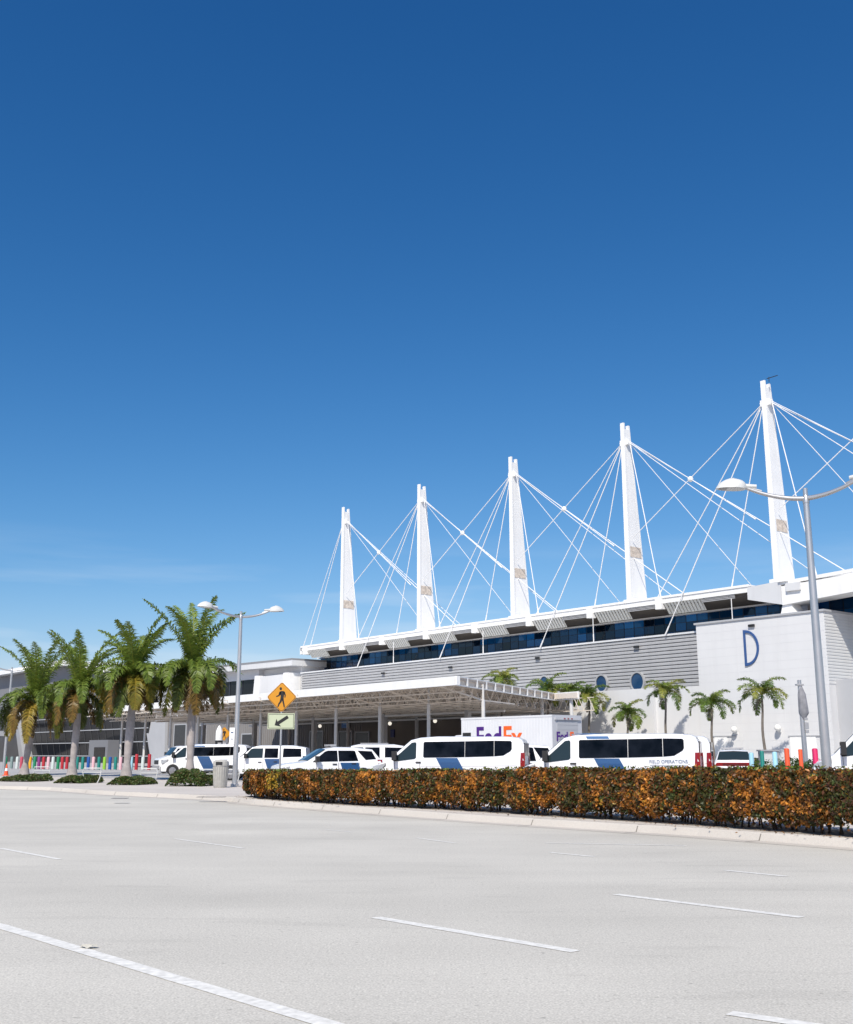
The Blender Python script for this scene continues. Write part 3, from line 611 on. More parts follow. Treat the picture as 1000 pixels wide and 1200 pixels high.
# ================================================================ vehicles (local frame: nose at x=0 facing -x, ground z=0, driver side at -y)
class Car:
    def __init__(s,root,W,Wr,zb,zr,stations,b0=.28):
        s.root=root;s.W=W;s.Wr=Wr;s.zb=zb;s.zr=zr;s.st=stations;s.b0=b0
    def half(s,z):
        if z<=s.zb: return s.W-(.05*max(0,(.75-z))/.5)
        return s.W+(s.Wr-s.W)*(z-s.zb)/(s.zr-s.zb)
    def ws(s,x):
        for a,b in zip(s.st,s.st[1:]):
            if a[0]<=x<=b[0]: t=(x-a[0])/(b[0]-a[0]+1e-9); return a[3]+(b[3]-a[3])*t
        return 1
    def body(s,m=None):
        mb=MB(); R=.09; V=[];n=0
        for (x,b,t,k) in s.st:
            r=min(R,(t-b)*.3); zs=[b,b+.06,b+(t-b)*.3,b+(t-b)*.55,max(b+(t-b)*.6,min(s.zb,t-r-.02)),t-r]
            zs=sorted(zs); ring=[(s.half(z)*k-(0.05 if i==0 else 0),z) for i,z in enumerate(zs)]
            h=s.half(t-r)*k; ring+=[(h-.3*r,t-.3*r),(h-r,t),(h*.5,t+.02),(0,t+.03)]
            full=[(x,-y,z) for y,z in ring]+[(x,y,z) for y,z in ring[-2::-1]]; n=len(full); V+=full
        Fc=[]
        m_=len(s.st)
        for i in range(m_-1):
            for k in range(n-1): Fc.append((i*n+k,i*n+k+1,(i+1)*n+k+1,(i+1)*n+k))
            Fc.append((i*n+n-1,i*n,(i+1)*n,(i+1)*n+n-1))
        Fc+=[tuple(range(n))[::-1],tuple(range((m_-1)*n,m_*n))]
        mb.add(V,[f[::-1] for f in Fc]); return obj('body',mb,m or M['carwhite'],s.root,world=False,smooth=True,ang=.55)
    def side(s,name,poly,m,off=.012,th=.03,sides=(-1,1),parent=None,label=None):
        ob=None
        for sg in sides:
            mb=MB()
            o=[(x,sg*(s.half(z)*s.ws(x)+off),z) for x,z in poly]; i=[(x,sg*(s.half(z)*s.ws(x)+off-th),z) for x,z in poly]; n=len(poly)
            fs=[tuple(range(n)),tuple(range(n,2*n))[::-1]]+[(q,n+q,n+(q+1)%n,(q+1)%n) for q in range(n)]
            if sg>0: fs=[f[::-1] for f in fs]
            mb.add(o+i,fs); ob=obj(name,mb,m,parent or s.root,world=False)
            if label: ob['label']=label
        return ob
    def end(s,name,x,y0,y1,z0,z1,m,th=.03,parent=None):   # box on an end face
        mb=MB(); mb.box(x-th,x+th,y0,y1,z0,z1); return obj(name,mb,m,parent or s.root,world=False)
    def slope(s,name,xa,za,xb,zb_,ka,kb,m,off=.02):   # glass between two stations over the width
        mb=MB(); d=Vector((xb-xa,0,zb_-za)).normalized(); nrm=Vector((-d.z,0,d.x)); 
        if nrm.z<0: nrm=-nrm
        wa=s.half(za)*ka; wb=s.half(zb_)*kb
        pts=[Vector((xa,-wa,za)),Vector((xa,0,za+.03)),Vector((xa,wa,za)),Vector((xb,wb,zb_)),Vector((xb,0,zb_+.03)),Vector((xb,-wb,zb_))]
        mb.prism([p+nrm*off for p in pts],nrm*-.03); return obj(name,mb,m,s.root,world=False)
    def wheels(s,xs,r=.35,only=None):
        for x in xs:
            for sg in (-1,1):
                mb=MB(); n=24; yo=sg*(s.W+.006)
                arc=[(x+(r+.09)*math.cos(PI*k/14),(r)+(r+.09)*math.sin(PI*k/14)) for k in range(15)]; arc=[(x+r+.09,s.b0-.02)]+arc+[(x-r-.09,s.b0-.02)]
                mb.prism([(a,yo,b) for a,b in arc],(0,-sg*.1,0)); obj('wheel_arch',mb,M['black'],s.root,world=False)
                mb=MB(); c=s.W-.22
                prof=[(r-.1,c),(r-.02,c),(r,c+.05),(r,c+.19),(r-.02,c+.24),(r-.1,c+.25)]
                V=[(x+p*math.cos(2*PI*k/n),sg*q,r+p*math.sin(2*PI*k/n)) for p,q in prof for k in range(n)]; L=len(prof)
                mb.add(V,[(i*n+k,i*n+(k+1)%n,((i+1))*n+(k+1)%n,((i+1))*n+k) for i in range(L-1) for k in range(n)])
                w_=obj('wheel',mb,M['tyre'],s.root,world=False,smooth=True)
                mb=MB(); rr=r-.1; yy=c+.235
                mb.add([(x+rr*math.cos(2*PI*k/n),sg*yy,r+rr*math.sin(2*PI*k/n)) for k in range(n)]+[(x,sg*(yy+.02),r)],[(k,(k+1)%n,n) for k in range(n)])
                for k in range(6):
                    a=2*PI*k/6; mb.bar((x,sg*(yy+.02),r),(x+rr*.95*math.cos(a),sg*(yy+.01),r+rr*.95*math.sin(a)),.05)
                obj('rim',mb,M['rim'],w_,world=False)
def mirror(c,x,z,big=1.):
    for sg in (-1,1):
        y=c.half(z)*c.ws(x); mb=MB(); mb.box(x-.03,x+.1,min(sg*y,sg*(y+.16)),max(sg*y,sg*(y+.16)),z,z+.06); o=MB()
        ym=sg*(y+.2); mb.box(x-.05,x+.12,ym-.11,ym+.11,z+.02,z+.2+.18*big); obj('mirror',mb,M['black'],c.root,world=False)
def handle(c,x,z):
    c.side('door_handle',[(x-.1,z-.02),(x+.1,z-.02),(x+.1,z+.03),(x-.1,z+.03)],M['black'],off=.03,th=.05)
def seams(c,xs,z0,z1):
    mb=MB()
    for x in xs:
        for sg in (-1,1):
            zz=[z0,c.zb,z1]; P=[(x,sg*(c.half(z)*c.ws(x)+.003),z) for z in zz]; 
            for a,b in zip(P,P[1:]): mb.hexa([(a[0]-.008,a[1]-.02,a[2]),(a[0]+.008,a[1]-.02,a[2]),(a[0]+.008,a[1]+.003,a[2]),(a[0]-.008,a[1]+.003,a[2]),(b[0]-.008,b[1]-.02,b[2]),(b[0]+.008,b[1]-.02,b[2]),(b[0]+.008,b[1]+.003,b[2]),(b[0]-.008,b[1]+.003,b[2])])
    obj('door_seams',mb,mat('seam_grey',(.25,.25,.26),.6),c.root,world=False)
def stripe_dec(c,x0,x1,ztop,zbot,slant,m,name='side_stripe'):
    L=(ztop-zbot)*slant
    c.side(name,[(x0,ztop),(x1,ztop),(x1+L,zbot),(x0+L,zbot)],m,off=.006,th=.02)
def band(c,x0,x1,z0,z1,slant,name='side_stripe'):
    lv=sorted({z0,z1}|{q for q in (.75,c.zb) if z0<q<z1},reverse=True)
    for a,b in zip(lv,lv[1:]):
        o0=(z1-a)*slant; o1=(z1-b)*slant
        c.side(name,[(x0+o0,a),(x1+o0,a),(x1+o1,b),(x0+o1,b)],M['blue'],off=.012,th=.03)
def transit(loc,yaw,label,group,text=None,roofstripe=False,stripe=True,lightbar=False,drop=0):
    r=empty('passenger_van',loc,-yaw,label,'van',group)
    st=[(0,.38,.72,.80),(.06,.30,.86,.88),(.22,.27,1.02,.95),(.48,.27,1.13,.985),(.74,.27,1.23,1),(1.62,.27,1.98,1),(1.95,.27,2.06,1),(2.6,.27,2.10,1),(5.2,.27,2.09,1),(5.75,.27,2.05,1),(5.9,.27,1.98,.99),(5.98,.34,1.2,.98)]
    st=st[:-1]+[(5.94,.27,1.9,.985),(5.98,.34,1.82,.97)]
    c=Car(r,1.0,.86,1.15,2.1,st); c.body()
    c.slope('windshield',.77,1.255,1.58,1.94,.86,.88,M['windshield'],.02)
    c.side('front_door_window',[(.98,1.17),(1.78,1.27),(1.84,1.32),(1.84,1.86),(1.80,1.9),(1.66,1.88),(1.5,1.74),(1.22,1.49),(.92,1.24)],M['windshield'],off=.015)
    wr=[(2.12,1.36),(2.16,1.32),(3.72,1.34),(3.72,1.93),(2.16,1.91),(2.12,1.87)]
    c.side('side_window',wr,M['carglass'],off=.014)
    c.side('side_window',[(3.735,1.34),(4.84,1.37),(4.84,1.95),(3.735,1.93)],M['carglass'],off=.014)
    c.side('side_window',[(4.855,1.37),(5.2,1.40),(5.47,1.56),(5.52,1.64),(5.52,1.9),(5.47,1.94),(4.855,1.95)],M['carglass'],off=.014)
    mb=MB(); 
    c.side('headlight',[(.12,.98),(.20,.80),(.42,.84),(.62,1.02),(.66,1.13),(.5,1.08)],M['lampglass'],off=.014,th=.06)
    c.side('headlight_trim',[(.20,.80),(.28,.76),(.66,1.0),(.66,1.10),(.42,.84)],M['black'],off=.012,th=.03)
    c.side('tail_light',[(5.84,.95),(5.93,.95),(5.93,1.15),(5.84,1.15)],M['red'],off=.03,th=.08); c.side('tail_light',[(5.84,1.155),(5.93,1.155),(5.93,1.5),(5.86,1.5)],M['red'],off=.03,th=.08)
    c.side('front_bumper',[(.07,.32),(.9,.32),(.85,.55),(.07,.62)],M['black'],off=.014,th=.05)
    c.side('sill',[(.95,.28),(5.9,.28),(5.9,.36),(.95,.36)],M['black'],off=.01,th=.03)
    c.end('front_grille',.03,-.62,.62,.5,.8,M['black'],.05)
    for sg in (-1,1):
        c.end('rear_window',5.985,min(sg*.08,sg*.74),max(sg*.08,sg*.74),1.38,1.86,M['carglass'],.02)
        c.end('tail_light',5.955,min(sg*.80,sg*1.0),max(sg*.80,sg*1.0),.95,1.22,M['red'],.055); c.end('tail_light',5.955,min(sg*.80,sg*.965),max(sg*.80,sg*.965),1.225,1.5,M['red'],.055)
    c.end('rear_bumper',5.98,-.93,.93,.34,.6,M['black'],.08); c.end('licence_plate',6.0,-.5,-.1,.9,1.05,M['plate'],.012)
    c.wheels((.98,4.75),.35); mirror(c,1.0,1.2,.9); handle(c,1.93,1.14)
    seams(c,(1.98,3.0),.38,1.98) if False else seams(c,(1.0,1.99),.38,1.14)
    c.side('body_crease',[(2.02,.98),(5.7,1.02),(5.7,1.045),(2.02,1.005)],mat('crease_shade_grey',(.6,.61,.63),.4),off=.004,th=.02)  # shade line of the crease, painted as a greyer strip
    if stripe:
        band(c,2.62,3.44,.38,1.31,.56)
    if roofstripe:
        c.side('roof_stripe',[(2.40,1.94),(3.13,1.94),(3.08,2.03),(2.35,2.03)],M['roofblue'],off=.006,th=.02)
        mb=MB(); mb.prism([(2.2,-.80,2.09),(2.97,-.80,2.09),(2.5,0,2.13),(1.75+.1,0,2.12)],(0,0,.012)); mb.prism([(1.85,0,2.12),(2.5,0,2.13),(2.97,.80,2.09),(2.2,.80,2.09)],(0,0,.012)); obj('roof_stripe',mb,M['roofblue'],r,world=False)
    if text:
        y=-(c.half(1.18)+.02); textobj('lettering',text,.15,M['lettergrey'],r,(4.40,y,1.16),(1,0,.012),(0,.147,1),.004,.93,.0)
        mb=MB(); mb.box(4.42,5.62,y+.0,y+.012,1.095,1.105); obj('lettering_underline',mb,M['lettergrey'],r,world=False)
    if lightbar:
        mb=MB(); 
        for q in range(3): mb.box(3.9+q*.35,4.15+q*.35,-.6,.6,2.12,2.22)
        obj('roof_vents',mb,M['grey'],r,world=False)
    return r
def suv(name,loc,yaw,label,cat,L=5.0,W=1.0,H=1.75,boxy=False,stripe=True,bar=True,rack=False,group=None):
    r=empty(name,loc,-yaw,label,cat,group)
    if boxy:
        bl=1.2; st=[(0,.42,.85,.85),(.08,.32,1.02,.93),(.3,.3,1.12,.98),(1.25,.3,1.2,1),(1.42,.3,1.24,1),(2.12,.3,H-.08,1),(2.5,.3,H,1),(L-.9,.3,H,1),(L-.3,.3,H-.05,.99),(L-.12,.3,1.25,.98),(L-.02,.35,1.1,.96),(L,.4,.9,.95)]
        st[-4]=(L-.14,.3,H-.12,.985); st[-3]=(L-.06,.3,1.3,.98)
    else:
        bl=1.08; st=[(0,.40,.74,.82),(.1,.3,.92,.92),(.35,.28,1.0,.97),(1.15,.28,1.08,1),(1.32,.28,1.12,1),(2.25,.28,H-.09,1),(2.65,.28,H,1),(L-1.4,.28,H-.01,1),(L-.55,.28,H-.09,1),(L-.22,.28,H-.5,.985),(L-.05,.3,1.08,.96),(L,.4,.85,.94)]
    Wr=W*.76 if not boxy else W*.8
    c=Car(r,W,Wr,bl,H,st,.28); c.body()
    x1,z1=(1.44,1.25) if boxy else (1.36,1.13); x2,z2=(2.08,H-.1) if boxy else (2.2,H-.11)
    c.slope('windshield',x1,z1,x2,z2,.86,.93,M['windshield'],.04)
    b=bl+.03; t=H-.14
    A=x1+.22; Bq=x2+.12
    c.side('front_door_window',[(A,b),(2.75,b+.02),(2.75,t),(Bq,t),(Bq-.15,t-.05)],M['windshield'] if boxy else M['carglass'],off=.014)
    c.side('rear_door_window',[(2.80,b+.02),(3.72,b+.04),(3.60 if not boxy else 3.72,t-.02),(3.5 if not boxy else 3.72,t),(2.80,t)] if not boxy else [(2.85,b+.02),(3.62,b+.02),(3.62,t),(2.85,t)],M['carglass'],off=.014)
    if boxy: c.side('quarter_window',[(3.9,b+.05),(L-.35,b+.08),(L-.38,t-.02),(3.9,t)],M['carglass'],off=.014)
    else: c.side('quarter_window',[(L-.92,b+.08),(L-.42,b+.12),(L-.6,t-.03),(L-1.28,t)],M['carglass'],off=.014)
    c.side('headlight',[(.14,.72+.12*boxy),(.5,.80+.15*boxy),(.55,.92+.15*boxy),(.16,.86+.12*boxy)],M['lampglass'],off=.014,th=.06)
    c.side('tail_light',[(L-.3,.95),(L-.1,.95),(L-.12,1.2),(L-.36,1.2)],M['red'],off=.013,th=.06)
    c.end('front_grille',.02,-.6,.6,.52,.78+.1*boxy,M['black'],.06); c.end('front_bumper',.0,-.75,.75,.34,.5,M['grey'],.07)
    c.end('licence_plate',L+.01,-.26,.26,.78,.92,M['plate'],.012)
    c.wheels((.95,L-1.05),.38); mirror(c,x1+.35,b,.3); handle(c,2.6,1.0); handle(c,3.5,1.02)
    seams(c,(1.75,2.78,3.75),.38,bl)
    c.side('sill',[(1.35,.28),(L-1.45,.28),(L-1.45,.38),(1.35,.38)],M['black'],off=.01,th=.03)
    if stripe:
        band(c,2.86,3.72,.42,bl-.01,.35)
        if boxy: pass
    if bar:
        mb=MB(); mb.box(2.5,2.78,-.55,.55,H+.06,H+.14); mb.box(2.55,2.7,-.5,-.4,H,H+.08); mb.box(2.55,2.7,.4,.5,H,H+.08); obj('light_bar',mb,M['grey'],r,world=False)
    if rack:
        mb=MB()
        for sg in (-1,1): mb.tube([(2.6,sg*.62,H+.07),(L-1.2,sg*.62,H+.07)],.02,6)
        obj('roof_rails',mb,M['grey'],r,world=False)
    return r
def placed(fn,px,Y,yaw,**k):   # nose seen at picture column px, at distance Y
    p=atY(px,884,Y); return fn((p.x,p.y,GZ+.004),math.radians(yaw),**k)
GV='white passenger vans with blue side bands'
def at(px,Y): p=atY(px,884,Y); return (p.x,p.y,GZ+.004)
transit(at(440,43.8),math.radians(11),'white long passenger van with blue slanting side band, parked left of the lettered van',GV,roofstripe=False)
transit(at(612,38.2),math.radians(17),'white passenger van lettered FIELD OPERATIONS behind the hedge, nearest of the vans',GV,text='FIELD OPERATIONS',roofstripe=True)
transit(at(640,41.3),math.radians(17),'white van mostly hidden behind the lettered van, only its rear corner showing',GV)
transit(at(191.5,76.5),math.radians(3),'white passenger van parked behind the palm trunk nearest the street lamp',GV,roofstripe=True,lightbar=True)
suv('police_suv',at(321,50.5),math.radians(-20),'white sport utility vehicle with roof light bar and blue door band behind the crossing sign','suv',bar=True)
suv('boxy_suv',at(256,64),math.radians(2),'white boxy utility vehicle with blue door band behind the street lamp pole','suv',L=5.3,W=1.0,H=1.92,boxy=True,bar=False)
suv('boxy_suv',at(366,60),math.radians(-4),'white boxy utility vehicle half hidden behind the one with the light bar','suv',L=5.3,W=1.0,H=1.95,boxy=True,stripe=False,bar=False,rack=True)
suv('boxy_suv',at(533,52),math.radians(0),'white utility vehicle showing only its rear between the two long vans','suv',L=4.9,W=.98,H=1.90,boxy=False,stripe=False,bar=False)
tv_=transit(at(949,36),math.radians(20),'white van cut by the right picture edge, with a black door mirror',GV,stripe=False); tv_.scale=(1,1,1.17)
# older full-size van, nose turned toward the camera a little
def oldvan(loc,yaw,label):
    r=empty('older_van',loc,-yaw,label,'van')
    st=[(0,.42,.95,.86),(.08,.34,1.1,.95),(.4,.3,1.2,.99),(.8,.3,1.32,1),(1.35,.3,1.98,1),(1.6,.3,2.06,1),(5.2,.3,2.06,1),(5.5,.3,1.98,.99),(5.58,.35,1.3,.98)]
    c=Car(r,1.0,.84,1.2,2.08,st); c.body(); c.slope('windshield',.82,1.34,1.32,1.94,.86,.93,M['windshield'],.035)
    for a,b in ((1.1,1.75),(2.0,2.75),(2.95,3.8),(3.95,4.5),(4.7,5.3)): 
        c.side('side_window',[(a+(-.05 if a<1.5 else 0),1.33),(b,1.33),(b,1.88),(a+(.28 if a<1.5 else 0),1.88)],M['carglass'],off=.014)
    c.side('headlight',[(.1,.8),(.28,.8),(.28,1.02),(.12,1.02)],M['lampglass'],off=.014,th=.05); c.end('front_grille',.02,-.6,.6,.7,1.0,M['black'],.05); c.end('front_bumper',.0,-.9,.9,.4,.6,M['grey'],.08)
    c.wheels((.85,4.3),.36); mirror(c,.95,1.3,.6); handle(c,1.8,1.1); seams(c,(.98,1.88),.4,1.2)
    c.side('tail_light',[(5.4,.9),(5.53,.9),(5.53,1.3),(5.4,1.3)],M['red'],off=.012,th=.05)
    return r
oldvan(at(184,86),math.radians(-28),'older white van with separate square windows, leftmost of the parked vehicles')
# sedan seen from behind
def sedan(loc,rz,label):
    r=empty('sedan_car',loc,rz,label,'car')
    H=1.66
    st=[(0,.36,.66,.8),(.12,.28,.8,.92),(.5,.26,.9,.98),(1.5,.26,1.0,1),(1.65,.26,1.03,1),(2.45,.26,H-.07,1),(2.8,.26,H,1),(3.5,.26,H-.03,1),(3.8,.26,H-.1,1),(4.45,.26,1.12,1),(4.95,.26,1.13,.98),(5.05,.3,1.09,.95),(5.12,.42,.85,.94)]
    c=Car(r,.95,.66,1.0,H,st,.26); c.body(); c.slope('windshield',1.68,1.06,2.42,H-.09,.88,.93,M['windshield'],.03)
    c.slope('rear_window',3.84,H-.11,4.4,1.15,.94,.9,M['windshield'],.03)
    c.side('side_window',[(1.95,1.03),(3.0,1.05),(3.0,H-.12),(2.5,H-.12)],M['carglass']); c.side('side_window',[(3.05,1.05),(4.1,1.08),(3.75,H-.14),(3.05,H-.12)],M['carglass'])
    V=[(-.86,.90),(.86,.90),(.88,1.0),(.8,1.06),(-.8,1.06),(-.88,1.0)]
    mb=MB(); mb.prism([(5.07,y,z) for y,z in V],(.045,0,0)); tl=obj('tail_light',mb,M['red'],r,world=False)
    mb=MB(); mb.box(5.08,5.13,-.55,.55,.94,1.02); obj('light_panel',mb,mat('dark_red_panel',(.1,.01,.012),.2),tl,world=False)
    c.end('licence_plate',5.13,-.2,.2,.68,.8,M['plate'],.015); c.end('rear_bumper',5.10,-.85,.85,.28,.42,M['black'],.05)
    mb=MB(); mb.box(4.6,4.9,-.8,.8,1.15,1.175); obj('spoiler',mb,M['carwhite'],r,world=False)
    mb=MB(); mb.box(2.75,2.95,-.5,.5,H+.04,H+.11); mb.box(2.8,2.9,-.4,.4,H,H+.06); obj('light_bar',mb,M['grey'],r,world=False)
    c.wheels((.95,4.05),.35); mirror(c,1.95,1.05,.1); return r
# rear end toward the camera: the nose points away
p=atY(858.5,884,57.6); sd_=sedan((p.x,p.y,GZ+.004),-math.radians(104.5),'white sedan seen from behind with a full width red tail light, beside the round palm')
# box truck
def boxtruck(loc,rz,label):
    r=empty('box_truck',loc,rz,label,'truck')
    P=lambda n,mb,m,sm=False,par=None: obj(n,mb,m,par or r,world=False,smooth=sm)
    # local: rear at x=0, nose toward -x, visible side -y
    mb=MB(); mb.box(-7.9,0,-1.22,1.22,1.05,3.62); P('cargo_box',mb,M['truckwhite'])
    mb=MB()
    for k in range(31): mb.box(-7.7+k*.25,-7.68+k*.25,-1.228,-1.2,1.15,3.5)
    mb.box(-7.92,.02,-1.24,-1.18,3.55,3.66); mb.box(-7.92,.02,1.18,1.24,3.55,3.66); mb.box(-7.9,0,-1.24,-1.2,1.0,1.12); P('side_ribs',mb,M['truckwhite'])
    mb=MB(); mb.box(.0,.03,-1.22,1.22,1.05,3.66); P('rear_frame',mb,M['truckrear'])
    mb=MB(); 
    for k in range(8): mb.box(.03,.055,-.85,.85,1.2+k*.27,1.2+k*.27+.255)
    d=P('roll_door',mb,mat('roll_door_shaded',(.42,.43,.46),.5))  # door greyed too, for the shade on the truck's rear
    mb=MB(); mb.box(.03,.12,-1.05,1.05,3.38,3.52); P('door_hood',mb,M['truckrear'])
    mb=MB(); 
    for k in (-1,0,1): mb.box(.12,.15,k*.3-.05,k*.3+.05,3.42,3.48)
    P('marker_lights',mb,M['red'])
    st=[(-10.2,.5,1.35,.9),(-10.1,.4,1.55,.96),(-9.5,.4,1.75,1),(-9,.4,2.5,1),(-8.8,.4,2.62,1),(-8,.4,2.64,1)]
    c=Car(r,1.05,.95,1.6,2.64,st,.4); o=c.body(); o.name='cab'; c.slope('windshield',-9.48,1.8,-9.02,2.42,.9,.95,M['windshield'],.03); c.side('side_window',[(-9.25,1.7),(-8.4,1.7),(-8.4,2.4),(-9.0,2.4)],M['carglass'])
    for x in (-9.4,-1.8):
        for sg in (-1,1):
            mb=MB(); mb.tube([(x,sg*.85,.48),(x,sg*1.12,.48)],.48,20); P('wheel',mb,M['tyre'],True)
    mb=MB(); mb.box(-8.3,0,-.5,.5,.75,1.05); mb.box(-.1,.15,-1.2,1.2,.5,.62); P('chassis',mb,M['black'])
    mb=MB(); mb.box(-7.75,-7.0,-1.245,-1.2,2.5,2.75); P('vent_panel',mb,M['black'])
    # lettering: FedEx on the side and the rear door
    y=-1.232
    textobj('lettering','Fed',1.75,M['purple'],r,(-6.55,y,1.86),(1,0,0),(0,0,1),.006,.93,.035)
    textobj('lettering','Ex',1.75,M['orange'],r,(-4.12,y,1.86),(1,0,0),(0,0,1),.006,.93,.035)
    textobj('lettering','Fed',.72,M['purple'],r,(.062,-.95,2.2),(0,1,0),(0,0,1),.004,.92,.02)
    textobj('lettering','Ex',.72,M['orange'],r,(.062,.16,2.2),(0,1,0),(0,0,1),.004,.92,.02)
    return r
p=atY(648,884,63.0)
boxtruck_rz=math.atan2(-D1[1],-D1[0])   # +x local = -D1
# place so that local corner (0,-1.22) is at p
ux=Vector((-D1[0],-D1[1],0)); uy=Vector((-ux.y,ux.x,0)); base=Vector((p.x,p.y,0))+uy*1.22
boxtruck((base.x,base.y,GZ+.004),boxtruck_rz,'white parcel box truck with purple and orange FedEx lettering, behind the two long vans')

# ================================================================ street furniture
def lamp(name_loc,angs,H,label,rb,sign=False,lens=(2.05,2.05)):
    r=empty('street_lamp',name_loc,0,label,'street lamp','double armed street lamps with dish heads')
    P=lambda n,mb,m,sm=True: obj(n,mb,m,r,world=False,smooth=sm)
    mb=MB(); mb.tube([(0,0,0),(0,0,H*.5),(0,0,H-.3)],[rb,rb*.82,rb*.62],20); mb.tube([(0,0,H-.32),(0,0,H+.02)],rb*.5,14); P('pole',mb,M['steel'])
    mb=MB(); mb.lathe([(rb*1.5,0),(rb*1.5,.1),(rb*1.08,.14),(rb,.3)],20); P('base_plate',mb,M['steel'])
    mb=MB(); mb.lathe([(rb*.7,H-.36),(rb*.72,H-.2),(rb*.55,H-.16)],16); P('collar',mb,M['steel'])
    for a,LL in zip(angs,lens):
        c,s=math.cos(math.radians(a)),math.sin(math.radians(a)); pts=[];rad=[]
        for k in range(13):
            t=k/12; u=LL*.70*t; z=H-.24+.36*t**2.1; pts.append((c*u,s*u,z)); rad.append(.062-.02*t)
        mb=MB(); mb.tube(pts,rad,12); P('arm',mb,M['steel'])
        mb=MB(); u0=LL*.5; mb.tube([(c*u0,s*u0,H-.24+.36*(.714)**2.1+.055),(c*LL*.76,s*LL*.76,H+.17)],[.03,.035],8); P('arm_tube',mb,M['steel'])
        # head: shallow dome with flat glass below
        mb=MB(); n=18; L0,L1=LL*.66,LL*1.02; cx=(L0+L1)/2+.03; Rl=(L1-L0)/2; Rw=.24
        V=[];rings=5
        for q in range(rings+1):
            ph=PI/2*q/rings; rr=math.cos(ph); zz=math.sin(ph)
            for k in range(n):
                t=2*PI*k/n; lx=Rl*rr*math.cos(t)-.10*zz; ly=Rw*rr*math.sin(t)*(1-.18*math.cos(t)); hz=H+.08+.27*zz+.02*math.cos(t)
                V.append((c*(cx+lx)-s*ly,s*(cx+lx)+c*ly,hz))
        mb.add(V,[(q*n+k,q*n+(k+1)%n,(q+1)*n+(k+1)%n,(q+1)*n+k) for q in range(rings) for k in range(n)]+[tuple(range(n))[::-1],tuple(range(rings*n,rings*n+n))])
        mb.tube([(c*(L0-.22),s*(L0-.22),H+.12),(c*(L0+.1),s*(L0+.1),H+.14)],[.05,.07],10)
        h=P('lamp_head',mb,M['lampwhite'])
        mb=MB(); V=[(c*(cx+Rl*.8*math.cos(2*PI*k/n))-s*Rw*.75*math.sin(2*PI*k/n),s*(cx+Rl*.8*math.cos(2*PI*k/n))+c*Rw*.75*math.sin(2*PI*k/n),H+.085) for k in range(n)]; mb.prism(V,(0,0,.03)); obj('lens',mb,mat('lamp_lens',(.25,.25,.24),.3),h,world=False)
    return r
p=atY(969.5,900,26.3); r1=lamp((p.x,p.y,GZ),(170,-38),7.92,'tall steel street lamp with two curved arms rising behind the right end of the hedge',.12,lens=(2.1,2.0))
p=atZ(275,922,GZ); l2=lamp((p.x,p.y,GZ),(214,18),8.05,'tall steel street lamp with two curved arms beside the trash can',.125,lens=(2.15,2.0))
mb=MB(); mb.box(-.30,-.06,-.16,-.13,1.9,2.65); sg=obj('notice_sign',mb,M['white'],l2,world=False); mb=MB(); mb.box(-.24,-.12,-.166,-.16,2.40,2.46); mb.box(-.24,-.12,-.166,-.16,2.12,2.15); obj('notice_print',mb,M['lettergrey'],sg,world=False)
p=atZ(4,906,GZ); l3=lamp((p.x,p.y,GZ),(200,10),8.3,'slim far street lamp beside the leftmost palm at the left picture edge',.12)
